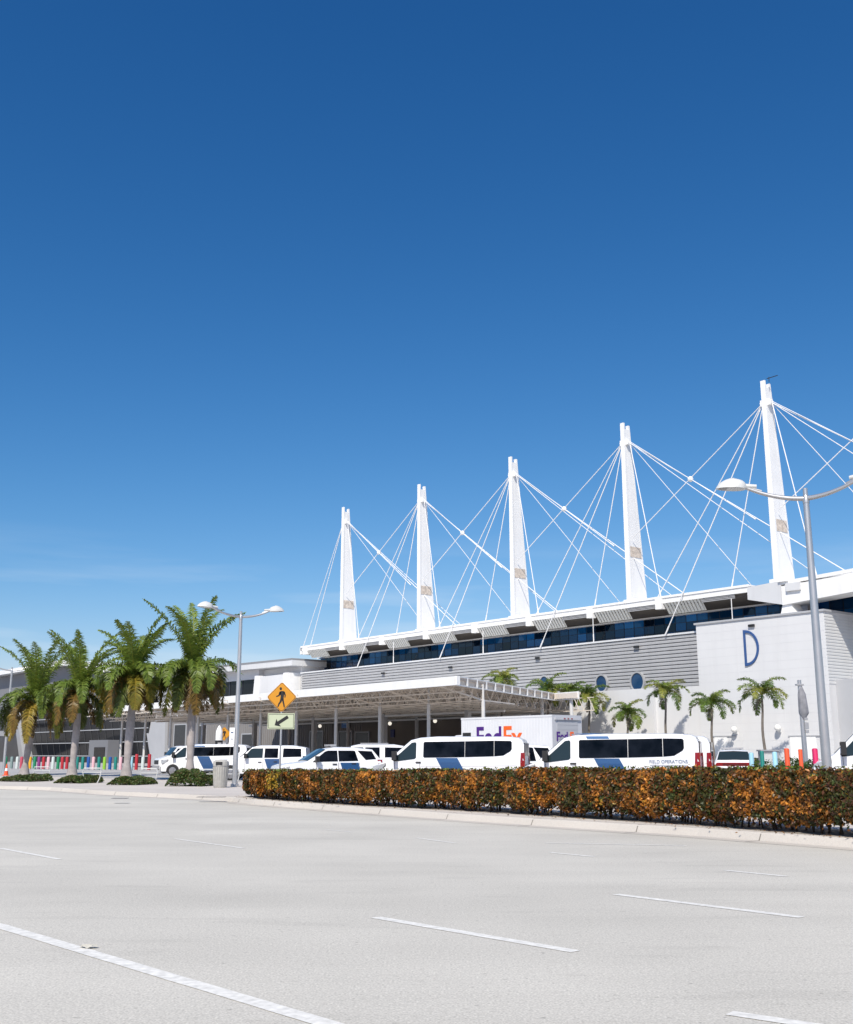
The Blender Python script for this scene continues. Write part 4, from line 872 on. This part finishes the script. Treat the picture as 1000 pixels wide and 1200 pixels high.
# pedestrian crossing sign
def pedsign(loc,label,half=.535,zc=3.66,plate=True,ang=0,double=False):
    r=empty('crossing_sign',loc,ang,label,'road sign')
    P=lambda n,mb,m,par=None: obj(n,mb,m,par or r,world=False)
    h=half*1.06; ps=half/.535
    mb=MB(); mb.tube([(0,.03,0),(0,.03,zc+.2)],.035,10); P('post',mb,M['steel'])
    def diamond(k,y,t):
        b=MB(); q=h*k; cr=.07; pts=[]
        for (a,c) in ((0,-1),(1,0),(0,1),(-1,0)):
            pts.append((a,c))
        out=[]
        for i,(a,c) in enumerate(pts):
            pa=pts[i-1]; pn=pts[(i+1)%4]
            for t_ in (pa,pn): out.append((q*(a+(t_[0]-a)*cr),y,zc+q*(c+(t_[1]-c)*cr)))
        b.prism(out,(0,t,0)); return b
    d=P('diamond_plate',diamond(1,-.02,.02),M['yellow'])
    b=diamond(.955,-.0235,.003); P('border_line',b,M['ink'],d); P('face',diamond(.925,-.027,.003),M['yellow'],d)
    # walking figure
    b=MB(); y=-.031; sc=h/.76
    def pl(poly,s=sc): b.prism([(x*s,y,zc+z*s) for x,z in poly],(0,.004,0))
    pl([(-.06+.062*math.cos(2*PI*k/14),.415+.075*math.sin(2*PI*k/14)) for k in range(14)])
    pl([(-.12,.20),(-.05,.30),(.07,.30),(.13,.22),(.10,-.02),(.09,-.10),(-.07,-.10),(-.05,.08),(-.10,.10)])            # torso
    pl([(-.05,.30),(-.13,.26),(-.17,.10),(-.29,.05),(-.27,.0),(-.12,.05),(-.05,.18)])       # near arm
    pl([(.07,.30),(.15,.26),(.20,.10),(.18,-.03),(.14,-.03),(.14,.09),(.09,.18)])       # far arm
    pl([(-.07,-.09),(.04,-.09),(.00,-.24),(-.10,-.36),(-.16,-.50),(-.21,-.48),(-.16,-.32),(-.10,-.22)])
    pl([(.0,-.09),(.10,-.09),(.12,-.24),(.15,-.36),(.17,-.50),(.11,-.52),(.08,-.37),(.04,-.24)])
    P('walking_figure',b,M['ink'],d)
    if plate:
        zp=zc-h-.29*ps*1.1; b=MB(); b.box(-.50*ps,.50*ps,-.02,0,zp-.29*ps,zp+.29*ps); q=P('arrow_plate',b,M['fluoro'])
        b=MB(); 
        for (a0,a1,c0,c1) in ((-.47*ps,.47*ps,zp+.245*ps,zp+.26*ps),(-.47*ps,.47*ps,zp-.26*ps,zp-.245*ps),(-.47*ps,-.455*ps,zp-.26*ps,zp+.26*ps),(.455*ps,.47*ps,zp-.26*ps,zp+.26*ps)): b.box(a0,a1,-.0235,-.02,c0,c1)
        P('border_line',b,M['ink'],q)
        b=MB(); u=Vector((-.84,0,-.54)); v=Vector((-.54,0,.84)); c=Vector((0,-.024,zp))
        ar=[(.28,0),(.10,.17),(.12,.06),(-.30,.06),(-.30,-.06),(.12,-.06),(.10,-.17)]
        b.prism([c+(u*a_+v*b__)*ps for a_,b__ in ar],(0,.004,0)); P('arrow',b,M['ink'],q)
    return r
p=atY(328.5,884,40.3); zc=atY(330,817,40.3).z-GZ
pedsign((p.x,p.y,GZ),'yellow diamond walking-person sign above an arrow plate at the left hedge end',zc=zc,half=.525)
p=atY(262,884,84); pedsign((p.x,p.y,GZ),'farther yellow walking-person sign under the canopy, left of the lamp pole',zc=atY(262,860,84).z-GZ,half=.5,plate=False)
# white pole with lamp (far, by the second sign)
p=atY(256,884,82); mb=MB(); mb.tube([(p.x,p.y,GZ),(p.x,p.y,3.0)],.26,12); b=empty('white_post',(p.x,p.y,GZ),0,'stout white post with black band under the canopy beside the farther walking-person sign','post')
obj('shaft',mb,M['white'],b,smooth=True); mb=MB(); mb.tube([(p.x,p.y,2.15),(p.x,p.y,2.6)],.28,12); obj('black_band',mb,M['black'],b); mb=MB(); mb.lathe([(.26,0),(.24,.3),(.1,.6),(.02,.7)],12,(p.x,p.y,3.0)); obj('cap',mb,M['white'],b,smooth=True)
# trash can
p=atZ(258,923,GZ); r=empty('trash_can',(p.x,p.y,GZ),0,'tall grey concrete trash can standing left of the street lamp pole','trash can')
mb=MB(); n=24
mb.lathe([(.27,0),(.30,.05),(.33,.85),(.34,.95)],n); obj('body',mb,M['bin'],r,world=False,smooth=True)
mb=MB(); mb.lathe([(.355,.94),(.36,1.0),(.34,1.13),(.25,1.2),(.02,1.22)],n); obj('lid',mb,M['bin'],r,world=False,smooth=True)
mb=MB(); mb.box(-.17,.12,-.362,-.3,.98,1.12); obj('slot',mb,M['black'],r,world=False)
mb=MB()
for k in range(20): a=2*PI*k/20; mb.bar((.285*math.cos(a),.285*math.sin(a),.03),(.345*math.cos(a),.345*math.sin(a),.9),.02)
obj('vertical_fins',mb,M['bin'],r,world=False)
# bike racks: bent tube loops
rack0=None
def rackbuild(p,label,wd=.85,h=.75):
    r=empty('bike_rack',(p.x,p.y,GZ),0,label,'bike rack','bent tube bike racks along the kerb')
    mb=MB(); pts=[(-wd/2+.18,0,0),(-wd/2+.06,0,h*.35),(-wd/2,0,h*.8),(-wd/2+.06,0,h),(wd/2-.06,0,h),(wd/2,0,h*.8),(wd/2-.06,0,h*.35),(wd/2-.18,0,0)]
    mb.tube(pts,.025,8); obj('frame',mb,M['lampwhite'],r,world=False,smooth=True); mb=MB(); mb.tube([(-wd/2,0,h*.72),(wd/2,0,h*.72)],.018,6); obj('crossbar',mb,M['lampwhite'],r,world=False,smooth=True)
    return r
for px,py,l,wd in ((246,921,'loop bike rack just left of the trash can',1.0),(268,921,'loop bike rack between the trash can and the street lamp pole',1.0),(174,919,'loop bike rack on the paving between the third and fourth palms',.85),(107,918,'loop bike rack on the paving right of the second palm',.95),(48,915,'loop bike rack on the paving between the first and second palms',.95)):
    rackbuild(atZ(px,py,GZ),l,wd)
# left bollards
cols={'green':(.01,.22,.10),'teal':(.01,.20,.17),'white':(.55,.62,.60),'grey':(.20,.27,.26),'red':(.42,.02,.03),'rose':(.45,.06,.10),'pink':(.70,.42,.46),'yellow':(.75,.38,.01),'purple':(.22,.03,.18),'blue':(.01,.08,.32),'lime':(.25,.50,.04),'orange':(.80,.10,.03),'lightblue':(.35,.62,.75),'magenta':(.60,.02,.12)}
CM={k:mat('bollard_'+k,v,.5) for k,v in cols.items()}
def bollard(p,h,rr,c,label,group):
    r=empty('bollard',(p[0],p[1],GZ),0,label,'bollard',group)
    mb=MB(); mb.lathe([(rr,0),(rr,h-rr*.5),(rr*.85,h-rr*.15),(rr*.4,h)],14); obj('post',mb,CM[c] if isinstance(c,str) else c,r,world=False,smooth=True)
    mb=MB(); mb.lathe([(rr*1.05,0),(rr*1.05,.05),(rr,.06)],14); obj('base_collar',mb,M['grey'],r,world=False,smooth=True); return r
lst=[(6,'green'),(13,'grey'),(19.5,'white'),(24.5,'rose'),(34.5,'yellow'),(40,'green'),(45,'purple'),(50.5,'red'),(56,'pink'),(61.5,'white'),(67.5,'green'),(72.5,'red'),(78,'red'),(84,'blue'),(90,'teal'),(96.5,'teal'),(103,'blue'),(109,'pink'),(115.5,'teal'),(122,'lime'),(128.5,'blue'),(135,'teal'),(141,'pink'),(147.5,'blue'),(153.5,'lightblue'),(159.5,'red'),(167,'white'),(174.5,'red')]
A0=atZ(5,901.2,GZ); A1=atZ(175,903.2,GZ)
names={'grey':'grey green','rose':'dull rose','white':'off-white'}
cnt={}
for i,(px,c) in enumerate(lst):
    r_=ray(px,902); # intersect with the bollard line
    dx,dy=A1.x-A0.x,A1.y-A0.y; t=(r_[0]*A0.y-r_[1]*A0.x)/(r_[1]*dx-r_[0]*dy); pt=(A0.x+dx*t,A0.y+dy*t)
    L=names.get(c,c); lc=names.get(lst[i-1][1],lst[i-1][1]) if i else None; rc=names.get(lst[i+1][1],lst[i+1][1]) if i+1<len(lst) else None
    pos=('leftmost in the row, left of the %s one'%rc) if i==0 else ('last in the row, right of the %s one'%lc if rc is None else 'between %s and %s ones'%(lc,rc))
    lab='%s round bollard %s'%(L,pos); cnt[lab]=cnt.get(lab,0)+1
    if cnt[lab]>1: lab+=', nearer the canopy'
    bollard(pt,1.22+.25*(c in('red','rose') and i>24),.15,c,lab,'row of painted bollards before the dark glass wing')
# right bollards
for px,Y,zt,rr,c,lab in ((922,24.2,877,.055,'orange','taller orange post nearest the hedge, left of the grey banner pole'),(938,30,878,.055,'orange','shorter orange post close beside the grey banner pole'),(908,34,881,.075,'lightblue','pale blue post left of the two orange posts'),(880.5,40,882,.085,'lightblue','pale blue post just behind the sedan'),(955,36,877,.09,'magenta','magenta post right of the grey banner pole'),(893,28,880,.05,'teal','teal post in front of the slim palm trunk by the sedan')):
    q=atY(px,zt,Y); bo=bollard((q.x,q.y),q.z-GZ,rr,c,lab,'painted posts behind the right end of the hedge')
    if c=='teal':
        mb=MB(); mb.lathe([(rr*1.12,0),(rr*1.12,1.0)],14); obj('pink_sleeve',mb,CM['pink'],bo,world=False,smooth=True)
# meter cabinet
q=atY(901,884,38); r=empty('utility_cabinet',(q.x,q.y,GZ),0,'grey utility cabinet with dark side behind the teal post','cabinet'); mb=MB(); mb.box(-.3,.3,-.2,.2,0,1.55); obj('housing',mb,M['grey'],r,world=False); mb=MB(); mb.box(-.26,.22,-.215,-.2,.15,1.45); obj('door',mb,M['lampwhite'],r,world=False); mb=MB(); mb.box(-.34,.34,-.24,.24,1.55,1.6); obj('cap',mb,M['grey'],r,world=False)
# banner pole
q=atY(944,884,42); r=empty('banner_pole',(q.x,q.y,GZ),0,'grey pole with a furled grey banner before the white wall right of the letter D','pole')
zt=atY(940,797,42).z-GZ
mb=MB(); mb.tube([(0,0,0),(-.02,0,zt)],[.11,.07],12); obj('pole',mb,M['steel'],r,world=False,smooth=True)
mb=MB(); H0=zt-.15
mb.tube([(.02,-.02,H0-1.35),(.06,-.02,H0-1.1),(.03,-.02,H0-.4),(0,0,H0-.05)],[.06,.19,.15,.05],10); obj('furled_banner',mb,mat('banner_grey',(.26,.26,.28),.8,var=.2,vscale=5),r,world=False,smooth=True)
mb=MB(); mb.box(-.16,.12,-.1,.1,H0-.06,H0+.0); mb.box(.03,.18,-.12,.12,zt-1.85,zt-1.6); mb.box(.04,.17,-.12,.12,zt-2.0,zt-1.88); mb.box(.03,.16,-.12,.12,zt-1.52,zt-1.42); obj('brackets',mb,M['grey'],r,world=False)
# traffic cone
q=atZ(7,909,GZ); r=empty('traffic_cone',(q.x,q.y,GZ),0,'small orange traffic cone at the foot of the leftmost lamp pole','cone')
mb=MB(); mb.box(-.2,.2,-.2,.2,0,.04); mb.lathe([(.16,.04),(.03,.8)],14); obj('cone',mb,CM['orange'],r,world=False,smooth=True); mb=MB(); mb.lathe([(.115,.32),(.085,.5)],14); obj('band',mb,M['white'],r,world=False)
# ================================================================ palms
def frond(mb,origin,az,el,L,droop,nleaf,ll,tone,hang=0,wid=.035):
    """arching rachis with two ranks of leaflets"""
    pts=[]; p=Vector(origin); e=el; N=14
    for k in range(N+1):
        pts.append(p.copy()); p=p+Vector((math.cos(az)*math.cos(e),math.sin(az)*math.cos(e),math.sin(e)))*(L/N); e-=droop/N*(1+.8*k/N)
        e=max(e,-PI/2+.05)
    mb.col=(tone[0]*1.3,tone[1]*1.1,tone[2])
    mb.tube(pts[::2],[.035*(1-i/9)+.006 for i in range(len(pts[::2]))],4,cap=False)
    side=Vector((-math.sin(az),math.cos(az),0))
    for k in range(nleaf):
        t=.10+.88*k/nleaf; f=t*N; i=min(int(f),N-1); q=pts[i].lerp(pts[i+1],f-i); d=(pts[i+1]-pts[i]).normalized(); up=side.cross(d).normalized()
        if up.z<0 and abs(d.z)<.9: up=-up
        env=math.sin(PI*min(1,(t*.93+.07)))**.45*(1-.35*t)
        for sg in (-1,1):
            l=ll*env*random.uniform(.8,1.15); a=random.uniform(-.35,.75)
            dirv=(side*sg*math.cos(a)+up*math.sin(a)+d*random.uniform(.35,.75)).normalized()
            mid=q+dirv*l*.5; dd=(dirv+Vector((0,0,-1))*random.uniform(.5,1.0)).normalized(); tip=mid+dd*l*.5
            wv=d.cross(dirv).cross(dirv).normalized()*wid*random.uniform(.8,1.2)
            b=random.uniform(.65,1.3); y=random.uniform(-.1,.1); mb.col=(max(.004,tone[0]*b*(1+y)),tone[1]*b,tone[2]*b)
            mb.add([q-wv*.5,q+wv*.5,mid+wv,mid-wv,tip],[(0,1,2,3),(3,2,4)])
def royal(loc,zt,ztop,label,seed,lean=0):
    random.seed(seed); r=empty('royal_palm',loc,0,label,'palm tree','royal palms along the left pavement')
    sh=zt; mb=MB(); rb=.36; prof=[];N=26
    pts=[(lean*(k/N)**1.3,0,sh*k/N) for k in range(N+1)]; rad=[(.40-.215*min(1,(k/N)/.22) if k/N<.22 else .185+.055*math.sin(PI*(k/N-.22)/.78))*(1+.02*(k%2)) for k in range(N+1)]
    mb.tube(pts,rad,16); obj('trunk',mb,M['trunk'],r,world=False,smooth=True,ang=1.2)
    mb=MB(); mb.tube([(lean,0,sh-.02),(lean,0,sh+.6),(lean,0,sh+1.5)],[.19,.18,.09],14); obj('crownshaft',mb,M['shaft'],r,world=False,smooth=True)
    o=(lean,0,sh+1.35); mb=MB(); top=ztop-sh-1.35
    n=30; ga=2.399
    for k in range(n):
        u=k/(n-1); az=k*ga+random.uniform(-.25,.25)
        if u<.30: el=random.uniform(1.15,1.5); L=top*random.uniform(.86,1.03)*.97; dr=random.uniform(.6,1.2); tone=(.19,.26,.04)
        elif u<.64: el=random.uniform(.65,1.05); L=top*random.uniform(.72,.86); dr=random.uniform(1.9,2.5); tone=(.14,.20,.032)
        else: el=random.uniform(-.2,.35); L=top*random.uniform(.62,.78); dr=random.uniform(1.6,2.1); tone=random.choice([(.15,.16,.022),(.21,.18,.025),(.10,.13,.025),(.28,.21,.035),(.17,.11,.025)])
        frond(mb,o,az,el,L*(1.2 if u<.30 else 1.05),dr*(.8 if u<.30 else 1),115,.78,tone,wid=.033)
    # hanging dead thatch under the crown
    for k in range(4):
        az=random.uniform(0,6.28); frond(mb,(o[0],o[1],o[2]-.2),az,-.6,top*.55,.8,34,.5,(.17,.115,.045))
    obj('crown',mb,M['leaf'],r,world=False); return r
for px,py,ptop,pt,lab,sd_,ln in ((28,908.5,740,830,'royal palm with grey trunk, leftmost of the four',21,.4),(84,910.5,738,818,'royal palm with the yellowest crown, second from left of the four',22,.15),(147.5,915,722,803,'royal palm with straight swollen trunk, third from left of the four',23,.12),(222,914.5,697,795,'tallest royal palm, between the third one and the street lamp',24,-.05)):
    b=atZ(px,py,GZ); zt=atY(px,pt,b.y).z-GZ-.4; zz=atY(px,ptop,b.y).z-GZ
    royal((b.x,b.y,GZ),zt-.6,zz,lab,sd_,ln)
def smallpalm(seed,zc,R):
    random.seed(seed); r=empty('slim_palm',(0,0,0)); mb=MB(); N=12
    mb.tube([(.06*math.sin(k*.7),0,zc*k/N) for k in range(N+1)],[.13-.05*k/N for k in range(N+1)],8); obj('trunk',mb,M['trunkthin'],r,world=False,smooth=True)
    mb=MB(); mb.tube([(.06*math.sin(12*.7),0,zc-.1),(.04,0,zc+.45)],[.09,.05],8); obj('crownshaft',mb,M['shaft'],r,world=False,smooth=True)
    mb=MB(); n=12
    for k in range(n):
        u=k/(n-1); az=k*2.399+random.uniform(-.3,.3); el=1.35-1.15*u+random.uniform(-.15,.15)
        tone=random.choice([(.11,.18,.03),(.17,.23,.04),(.08,.14,.025),(.24,.26,.05)])
        frond(mb,(.04,0,zc+.3),az,el,R*random.uniform(1.15,1.4),1.35+.5*u,62,.72,tone,wid=.03)
    frond(mb,(.04,0,zc+.1),random.uniform(0,6),-.7,R*.6,.6,20,.4,(.2,.19,.14))
    obj('crown',mb,M['leaf'],r,world=False); return r
protos={}
sp=[(892,812,787,5,'slim palm before the white wall below the letter D'),(833,824,803,4,'slim palm just left of the letter D, above the sedan'),(779,811,790,3.4,'slim palm beside the right edge of the louvred wall'),(735,836,817,3,'short slim palm over the lettered van, below the round windows'),
    (690,817,795,2.6,'slim palm right of the canopy tip'),(642,808,788,6.,'slim palm rising behind the canopy edge, left of the leftmost pane'),(588,796,782,6.,'slim palm rising behind the middle of the canopy end, farthest left of its kind'),(668,812,797,3.,'low shaded slim palm behind the canopy tip')]
for i,(px,pc,ptop,wv,lab) in enumerate(sp):
    s_,zc=atW(px,pc,wv); _,zt=atW(px,ptop,wv); b=B(s_,wv,GZ)
    r=smallpalm(50+i,zc-.45-GZ,max(1.75,(zt-zc)*1.25)); r.location=b; tag(r,lab,'palm tree','slim palms in front of the terminal wall')
del_lab=None
# ================================================================ leafy masses
PAL_H=np.array([(.04,.036,.010),(.055,.045,.011),(.085,.05,.013),(.16,.065,.016),(.24,.085,.02),(.33,.115,.02),(.42,.17,.03),(.10,.035,.014),(.05,.022,.012),(.60,.38,.04)])
def leafcloud(name,C,Nn,size,cols,parent=None,m=None,aspect=.5):
    n=len(C); Nn=Nn/np.linalg.norm(Nn,axis=1,keepdims=True); r=rng.normal(size=(n,3)); t=np.cross(Nn,r); t/=np.linalg.norm(t,axis=1,keepdims=True)+1e-9; b=np.cross(Nn,t)
    s=size*rng.uniform(.7,1.35,n)[:,None]; t=t*s; b=b*s*aspect
    V=np.empty((n,4,3)); V[:,0]=C-t; V[:,1]=C+b+Nn*s*.15; V[:,2]=C+t; V[:,3]=C-b+Nn*s*.15
    off=wloc(parent) if parent else np.array([0,0,0]); V=V.reshape(-1,3)-np.array([off[0],off[1],off[2]])
    me=bpy.data.meshes.new(name); me.vertices.add(4*n); me.vertices.foreach_set('co',V.ravel()); me.loops.add(4*n); me.loops.foreach_set('vertex_index',np.arange(4*n,dtype=np.int32))
    me.polygons.add(n); me.polygons.foreach_set('loop_start',np.arange(0,4*n,4,dtype=np.int32)); me.polygons.foreach_set('loop_total',np.full(n,4,dtype=np.int32)); me.update(calc_edges=True)
    at_=me.color_attributes.new('Col','FLOAT_COLOR','POINT'); cc=np.ones((n,4,4)); cc[:,:,:3]=cols[:,None,:]; at_.data.foreach_set('color',cc.ravel())
    me.validate(); return link(name,me,parent,m or M['leaf'])
# hedge
H0=np.array(hf); H1=np.array(offs(hf,1.55)); seg=np.r_[0,np.cumsum(np.linalg.norm(np.diff(H0,axis=0),axis=1))]; LT=seg[-1]
def hpath(t,u):   # t in metres along the front, u 0..1 toward the back
    x0=np.interp(t,seg,H0[:,0]);y0=np.interp(t,seg,H0[:,1]);x1=np.interp(t,seg,H1[:,0]);y1=np.interp(t,seg,H1[:,1]); return x0+(x1-x0)*u,y0+(y1-y0)*u
def lump(t,ph,sc): return np.sin(t*sc+ph)*.5+np.sin(t*sc*2.3+ph*2.1)*.3+np.sin(t*sc*5.1+ph*3.7)*.2
hg=empty('croton_hedge',(2,28,GZ),0,'long clipped hedge of orange brown and green leaves along the kerb','hedge')
n=200000
# denser sampling toward the near end is not needed; uniform along the length
t=rng.uniform(-.15,LT,n); face=rng.uniform(0,1,n)
hh=np.interp(t,[0,8,18,26,LT],[.84,.92,1.08,1.16,1.2])+.05*lump(t,.4,1.3)+.035*lump(t,2.2,4.1)
bulge=.17*lump(t,1.1,2.9)+.07*np.sin(t*7.3)
dep=rng.exponential(.055,n)
front=face<.44; top=(face>=.44)&(face<.68); back=(face>=.68)&(face<.78); inside=face>=.78
u=np.empty(n); z=np.empty(n); N3=np.zeros((n,3))
zr=.10+rng.uniform(0,1,n)**.9*.9
z[front]=zr[front]*hh[front]; under=np.clip((.35-zr)/.35,0,1)
u[front]=(-bulge[front]*.5+dep[front]+.22*under[front]**1.3-.03)/1.55
rnd=np.clip((zr-.85)/.15,0,1); u[front]+=(.12*rnd[front]**2)/1.55
u[top]=rng.uniform(.03,.97,top.sum()); z[top]=hh[top]-dep[top]*.8+.03*rng.normal(size=top.sum())
u[back]=1-(dep[back])/1.55+.03; z[back]=zr[back]*hh[back]
u[inside]=rng.uniform(.1,.9,inside.sum()); z[inside]=rng.uniform(.08,.9,inside.sum())*hh[inside]
# rounded left end of the hedge
e0=np.clip(1-(t+.15)/.8,0,1); u=.5+(u-.5)*(1-.45*e0**2); z=z*(1-.12*e0**3)
x,y=hpath(t,u); x_,y_=x,y
nx=H1[:,0]-H0[:,0]; ny=H1[:,1]-H0[:,1]; ox=-np.interp(t,seg,nx)/1.55; oy=-np.interp(t,seg,ny)/1.55
N3[:,0]=np.where(front,ox,np.where(back,-ox,0)); N3[:,1]=np.where(front,oy,np.where(back,-oy,0)); N3[:,2]=np.where(top,1,.45); N3+=rng.normal(size=(n,3))*.55
# gaps between shrubs near the ground
edge_=.10+.20*np.clip(lump(t,2.7,3.1)+.4,0,1.2)+.05*np.sin(t*11); gap=(z<edge_)&(rng.uniform(0,1,n)<.93); keep=~gap
# colours by plant and by leaf
hk=(np.floor(x_/.13)*73856093+np.floor(y_/.13)*19349663+np.floor(z/.13)*83492791).astype(np.int64)%9973; hashn=rng.normal(size=9973)[hk]*.7
cl=lump(t,3.1,1.9)+.6*lump(z*3+t*.7,.5,2.2)+rng.normal(size=n)*.55+hashn
idx=np.clip(((cl+1.6)/3.2*8.2),0,8).astype(int); perm=np.array([0,1,8,7,2,3,4,5,6]); 
base=PAL_H[perm[idx]]*rng.uniform(.6,1.5,n)[:,None]*np.array([[1.2,1.26,1.1]])
ya=(np.abs(t-3.6)<.45)&(z>.35)&(rng.uniform(0,1,n)<.6); base[ya]=PAL_H[9]*rng.uniform(.6,1.1,ya.sum())[:,None]
yb=rng.uniform(0,1,n)<.015; base[yb]=np.array([.45,.28,.04])
gr=(cl<-.1)&(rng.uniform(0,1,n)<.18); base[gr]=np.array([.06,.085,.02])*rng.uniform(.6,1.4,gr.sum())[:,None]
C=np.stack([x,y,z+GZ],1)
leafcloud('foliage',C[keep],N3[keep],.046,base[keep],hg,aspect=.5)
mb=MB(); random.seed(4); tt=.2
while tt<LT:
    for q in range(4):
        a=tt+random.uniform(-.15,.15); uu=random.uniform(.15,.85); bx,by=hpath(np.array([a]),np.array([uu])); bx,by=float(bx[0]),float(by[0]); 
        mb.tube([(bx,by,GZ-.02),(bx+random.uniform(-.1,.1),by+random.uniform(-.1,.1),GZ+.35),(bx+random.uniform(-.25,.25),by+random.uniform(-.2,.2),GZ+.8)],[.022,.016,.007],5)
    tt+=.42
obj('stems',mb,M['stem'],hg)
# sprigs of new shoots standing out of the top
k=2600; t=rng.uniform(0,LT,k); t=np.where(rng.uniform(0,1,k)<.5,np.interp(np.floor(t/LT*14)/14*LT,[0,LT],[0,LT])+rng.normal(size=k)*.25,t); t=np.clip(t,0,LT); hh=np.interp(t,[0,8,18,26,LT],[.84,.92,1.08,1.16,1.2])
x,y=hpath(t,rng.uniform(0,1,k)); C=np.stack([x,y,GZ+hh+rng.uniform(0,.10,k)],1); N=rng.normal(size=(k,3))
leafcloud('new_shoots',C,N,.04,np.array([(.10,.12,.02)])*rng.uniform(.6,2,k)[:,None]*rng.uniform(.8,1.2,(k,3)),hg)
# fallen leaves under and in front of the hedge
k=420; t=rng.uniform(0,LT,k); x,y=hpath(t,-.02-rng.exponential(.10,k)); C=np.stack([x,y,np.full(k,GZ+.02)],1); fl=leafcloud('fallen_leaves',C,np.array([[0,0,1.]])+rng.normal(size=(k,3))*.25,.03,np.array([(.20,.10,.035)])*rng.uniform(.4,1.5,k)[:,None]); tag(fl,'scattered brown fallen leaves on the paving along the hedge foot','leaves',kind='stuff')
# green shrubs behind the right end of the hedge
def bush(name,cx,cy,rx,ry,h,nl,label,tones,cat='shrub',group=None,size=.05,ang=0):
    r=empty(name,(cx,cy,GZ),0,label,cat,group); a=rng.uniform(0,2*PI,nl); el=np.arcsin(rng.uniform(0,1,nl)); rad=(1-rng.exponential(.12,nl)).clip(.2,1.05)*(1+.12*np.sin(a*5+el*4))
    X=rad*np.cos(el)**.5*np.cos(a)*rx; Y=rad*np.cos(el)**.5*np.sin(a)*ry; Z=.04+rad*np.sin(el)**.8*h; ca,sa=math.cos(ang),math.sin(ang)
    C=np.stack([cx+X*ca-Y*sa,cy+X*sa+Y*ca,GZ+Z],1); N=np.stack([X/rx,Y/ry,Z/h+.3],1)+rng.normal(size=(nl,3))*.5
    ton=np.array(tones)[rng.integers(0,len(tones),nl)]*rng.uniform(.6,1.35,nl)[:,None]; leafcloud('foliage',C,N,size,ton,r)
    mb=MB()
    for q in range(10): aa=random.uniform(0,6.28); mb.tube([(cx+.2*math.cos(aa)*rx,cy+.2*math.sin(aa)*ry,GZ),(cx+.6*math.cos(aa)*rx*ca-.6*math.sin(aa)*ry*sa,cy+.6*math.cos(aa)*rx*sa+.6*math.sin(aa)*ry*ca,GZ+h*.6)],[.02,.006],5)
    obj('stems',mb,M['stem'],r); return r
g1=[(.05,.10,.02),(.07,.13,.03),(.035,.07,.015)]
q=atY(917,884,36); bush('green_shrub',q.x,q.y,1.2,.9,1.15,5000,'low dark green shrub behind the pale blue post',g1)
q=atY(935,884,40); bush('green_shrub',q.x,q.y,1.2,.9,1.2,5000,'low dark green shrub at the foot of the grey banner pole',g1)
q=atY(886,884,44); bush('green_shrub',q.x,q.y,.28,.3,1.15,2500,'small yellow green shrub between the sedan and the teal post',[(.16,.18,.03),(.2,.2,.04),(.08,.12,.03)])
# planting beds below the royal palms
g2=[(.05,.10,.02),(.08,.13,.03),(.10,.11,.03),(.035,.07,.015),(.12,.10,.04)]
for i,(x0,x1,yb_,yt,lab) in enumerate(((-12,44,917,907,'low green ground cover bed round the leftmost palm trunk'),(54,103,919,909,'low green ground cover bed round the second palm trunk from left'),(116,168,921,912,'low green ground cover bed round the third palm trunk from left'),(183,246,922.5,905,'taller green planting bed round the tallest palm, left of the trash can'))):
    a=atZ(x0,yb_-1,GZ); b=atZ(x1,yb_-.5,GZ); c=(a+b)/2; L=(b-a).length-.9; ang=math.atan2(b.y-a.y,b.x-a.x); h=(.30,.30,.30,.62)[i]
    nl=6500; r=empty('planting_bed',(c.x,c.y,GZ),0,lab,'planting bed','low planting beds below the royal palms')
    U=rng.uniform(-.5,.5,nl)*L; Wd=rng.uniform(0,2.0,nl); edge=np.minimum(1,(.5*L-np.abs(U))/.35)**.5*np.minimum(1,(.1+Wd)/.35)
    Z=h*edge*(1-rng.exponential(.18,nl)).clip(.05,1)*(1+.18*np.sin(U*2.1+i)+.1*np.sin(U*6+Wd*5)); ca,sa=math.cos(ang),math.sin(ang)
    C=np.stack([c.x+U*ca-Wd*sa,c.y+U*sa+Wd*ca,GZ+.02+Z],1); N=rng.normal(size=(nl,3))*.6+np.array([0,-.3,.8])
    ton=np.array(g2)[rng.integers(0,5,nl)]*rng.uniform(.6,1.4,nl)[:,None]; o=leafcloud('foliage',C,N,.065,ton,r)
    mb=MB(); P=[Vector((c.x+u_*ca-v_*sa,c.y+u_*sa+v_*ca,GZ+.012)) for u_,v_ in ((-L/2+.1,.1),(L/2-.1,.1),(L/2-.1,2.0),(-L/2+.1,2.0))]; mb.add(P,[(0,1,2,3)]); obj('soil',mb,M['soil'],r)
bpy.context.view_layer.update()
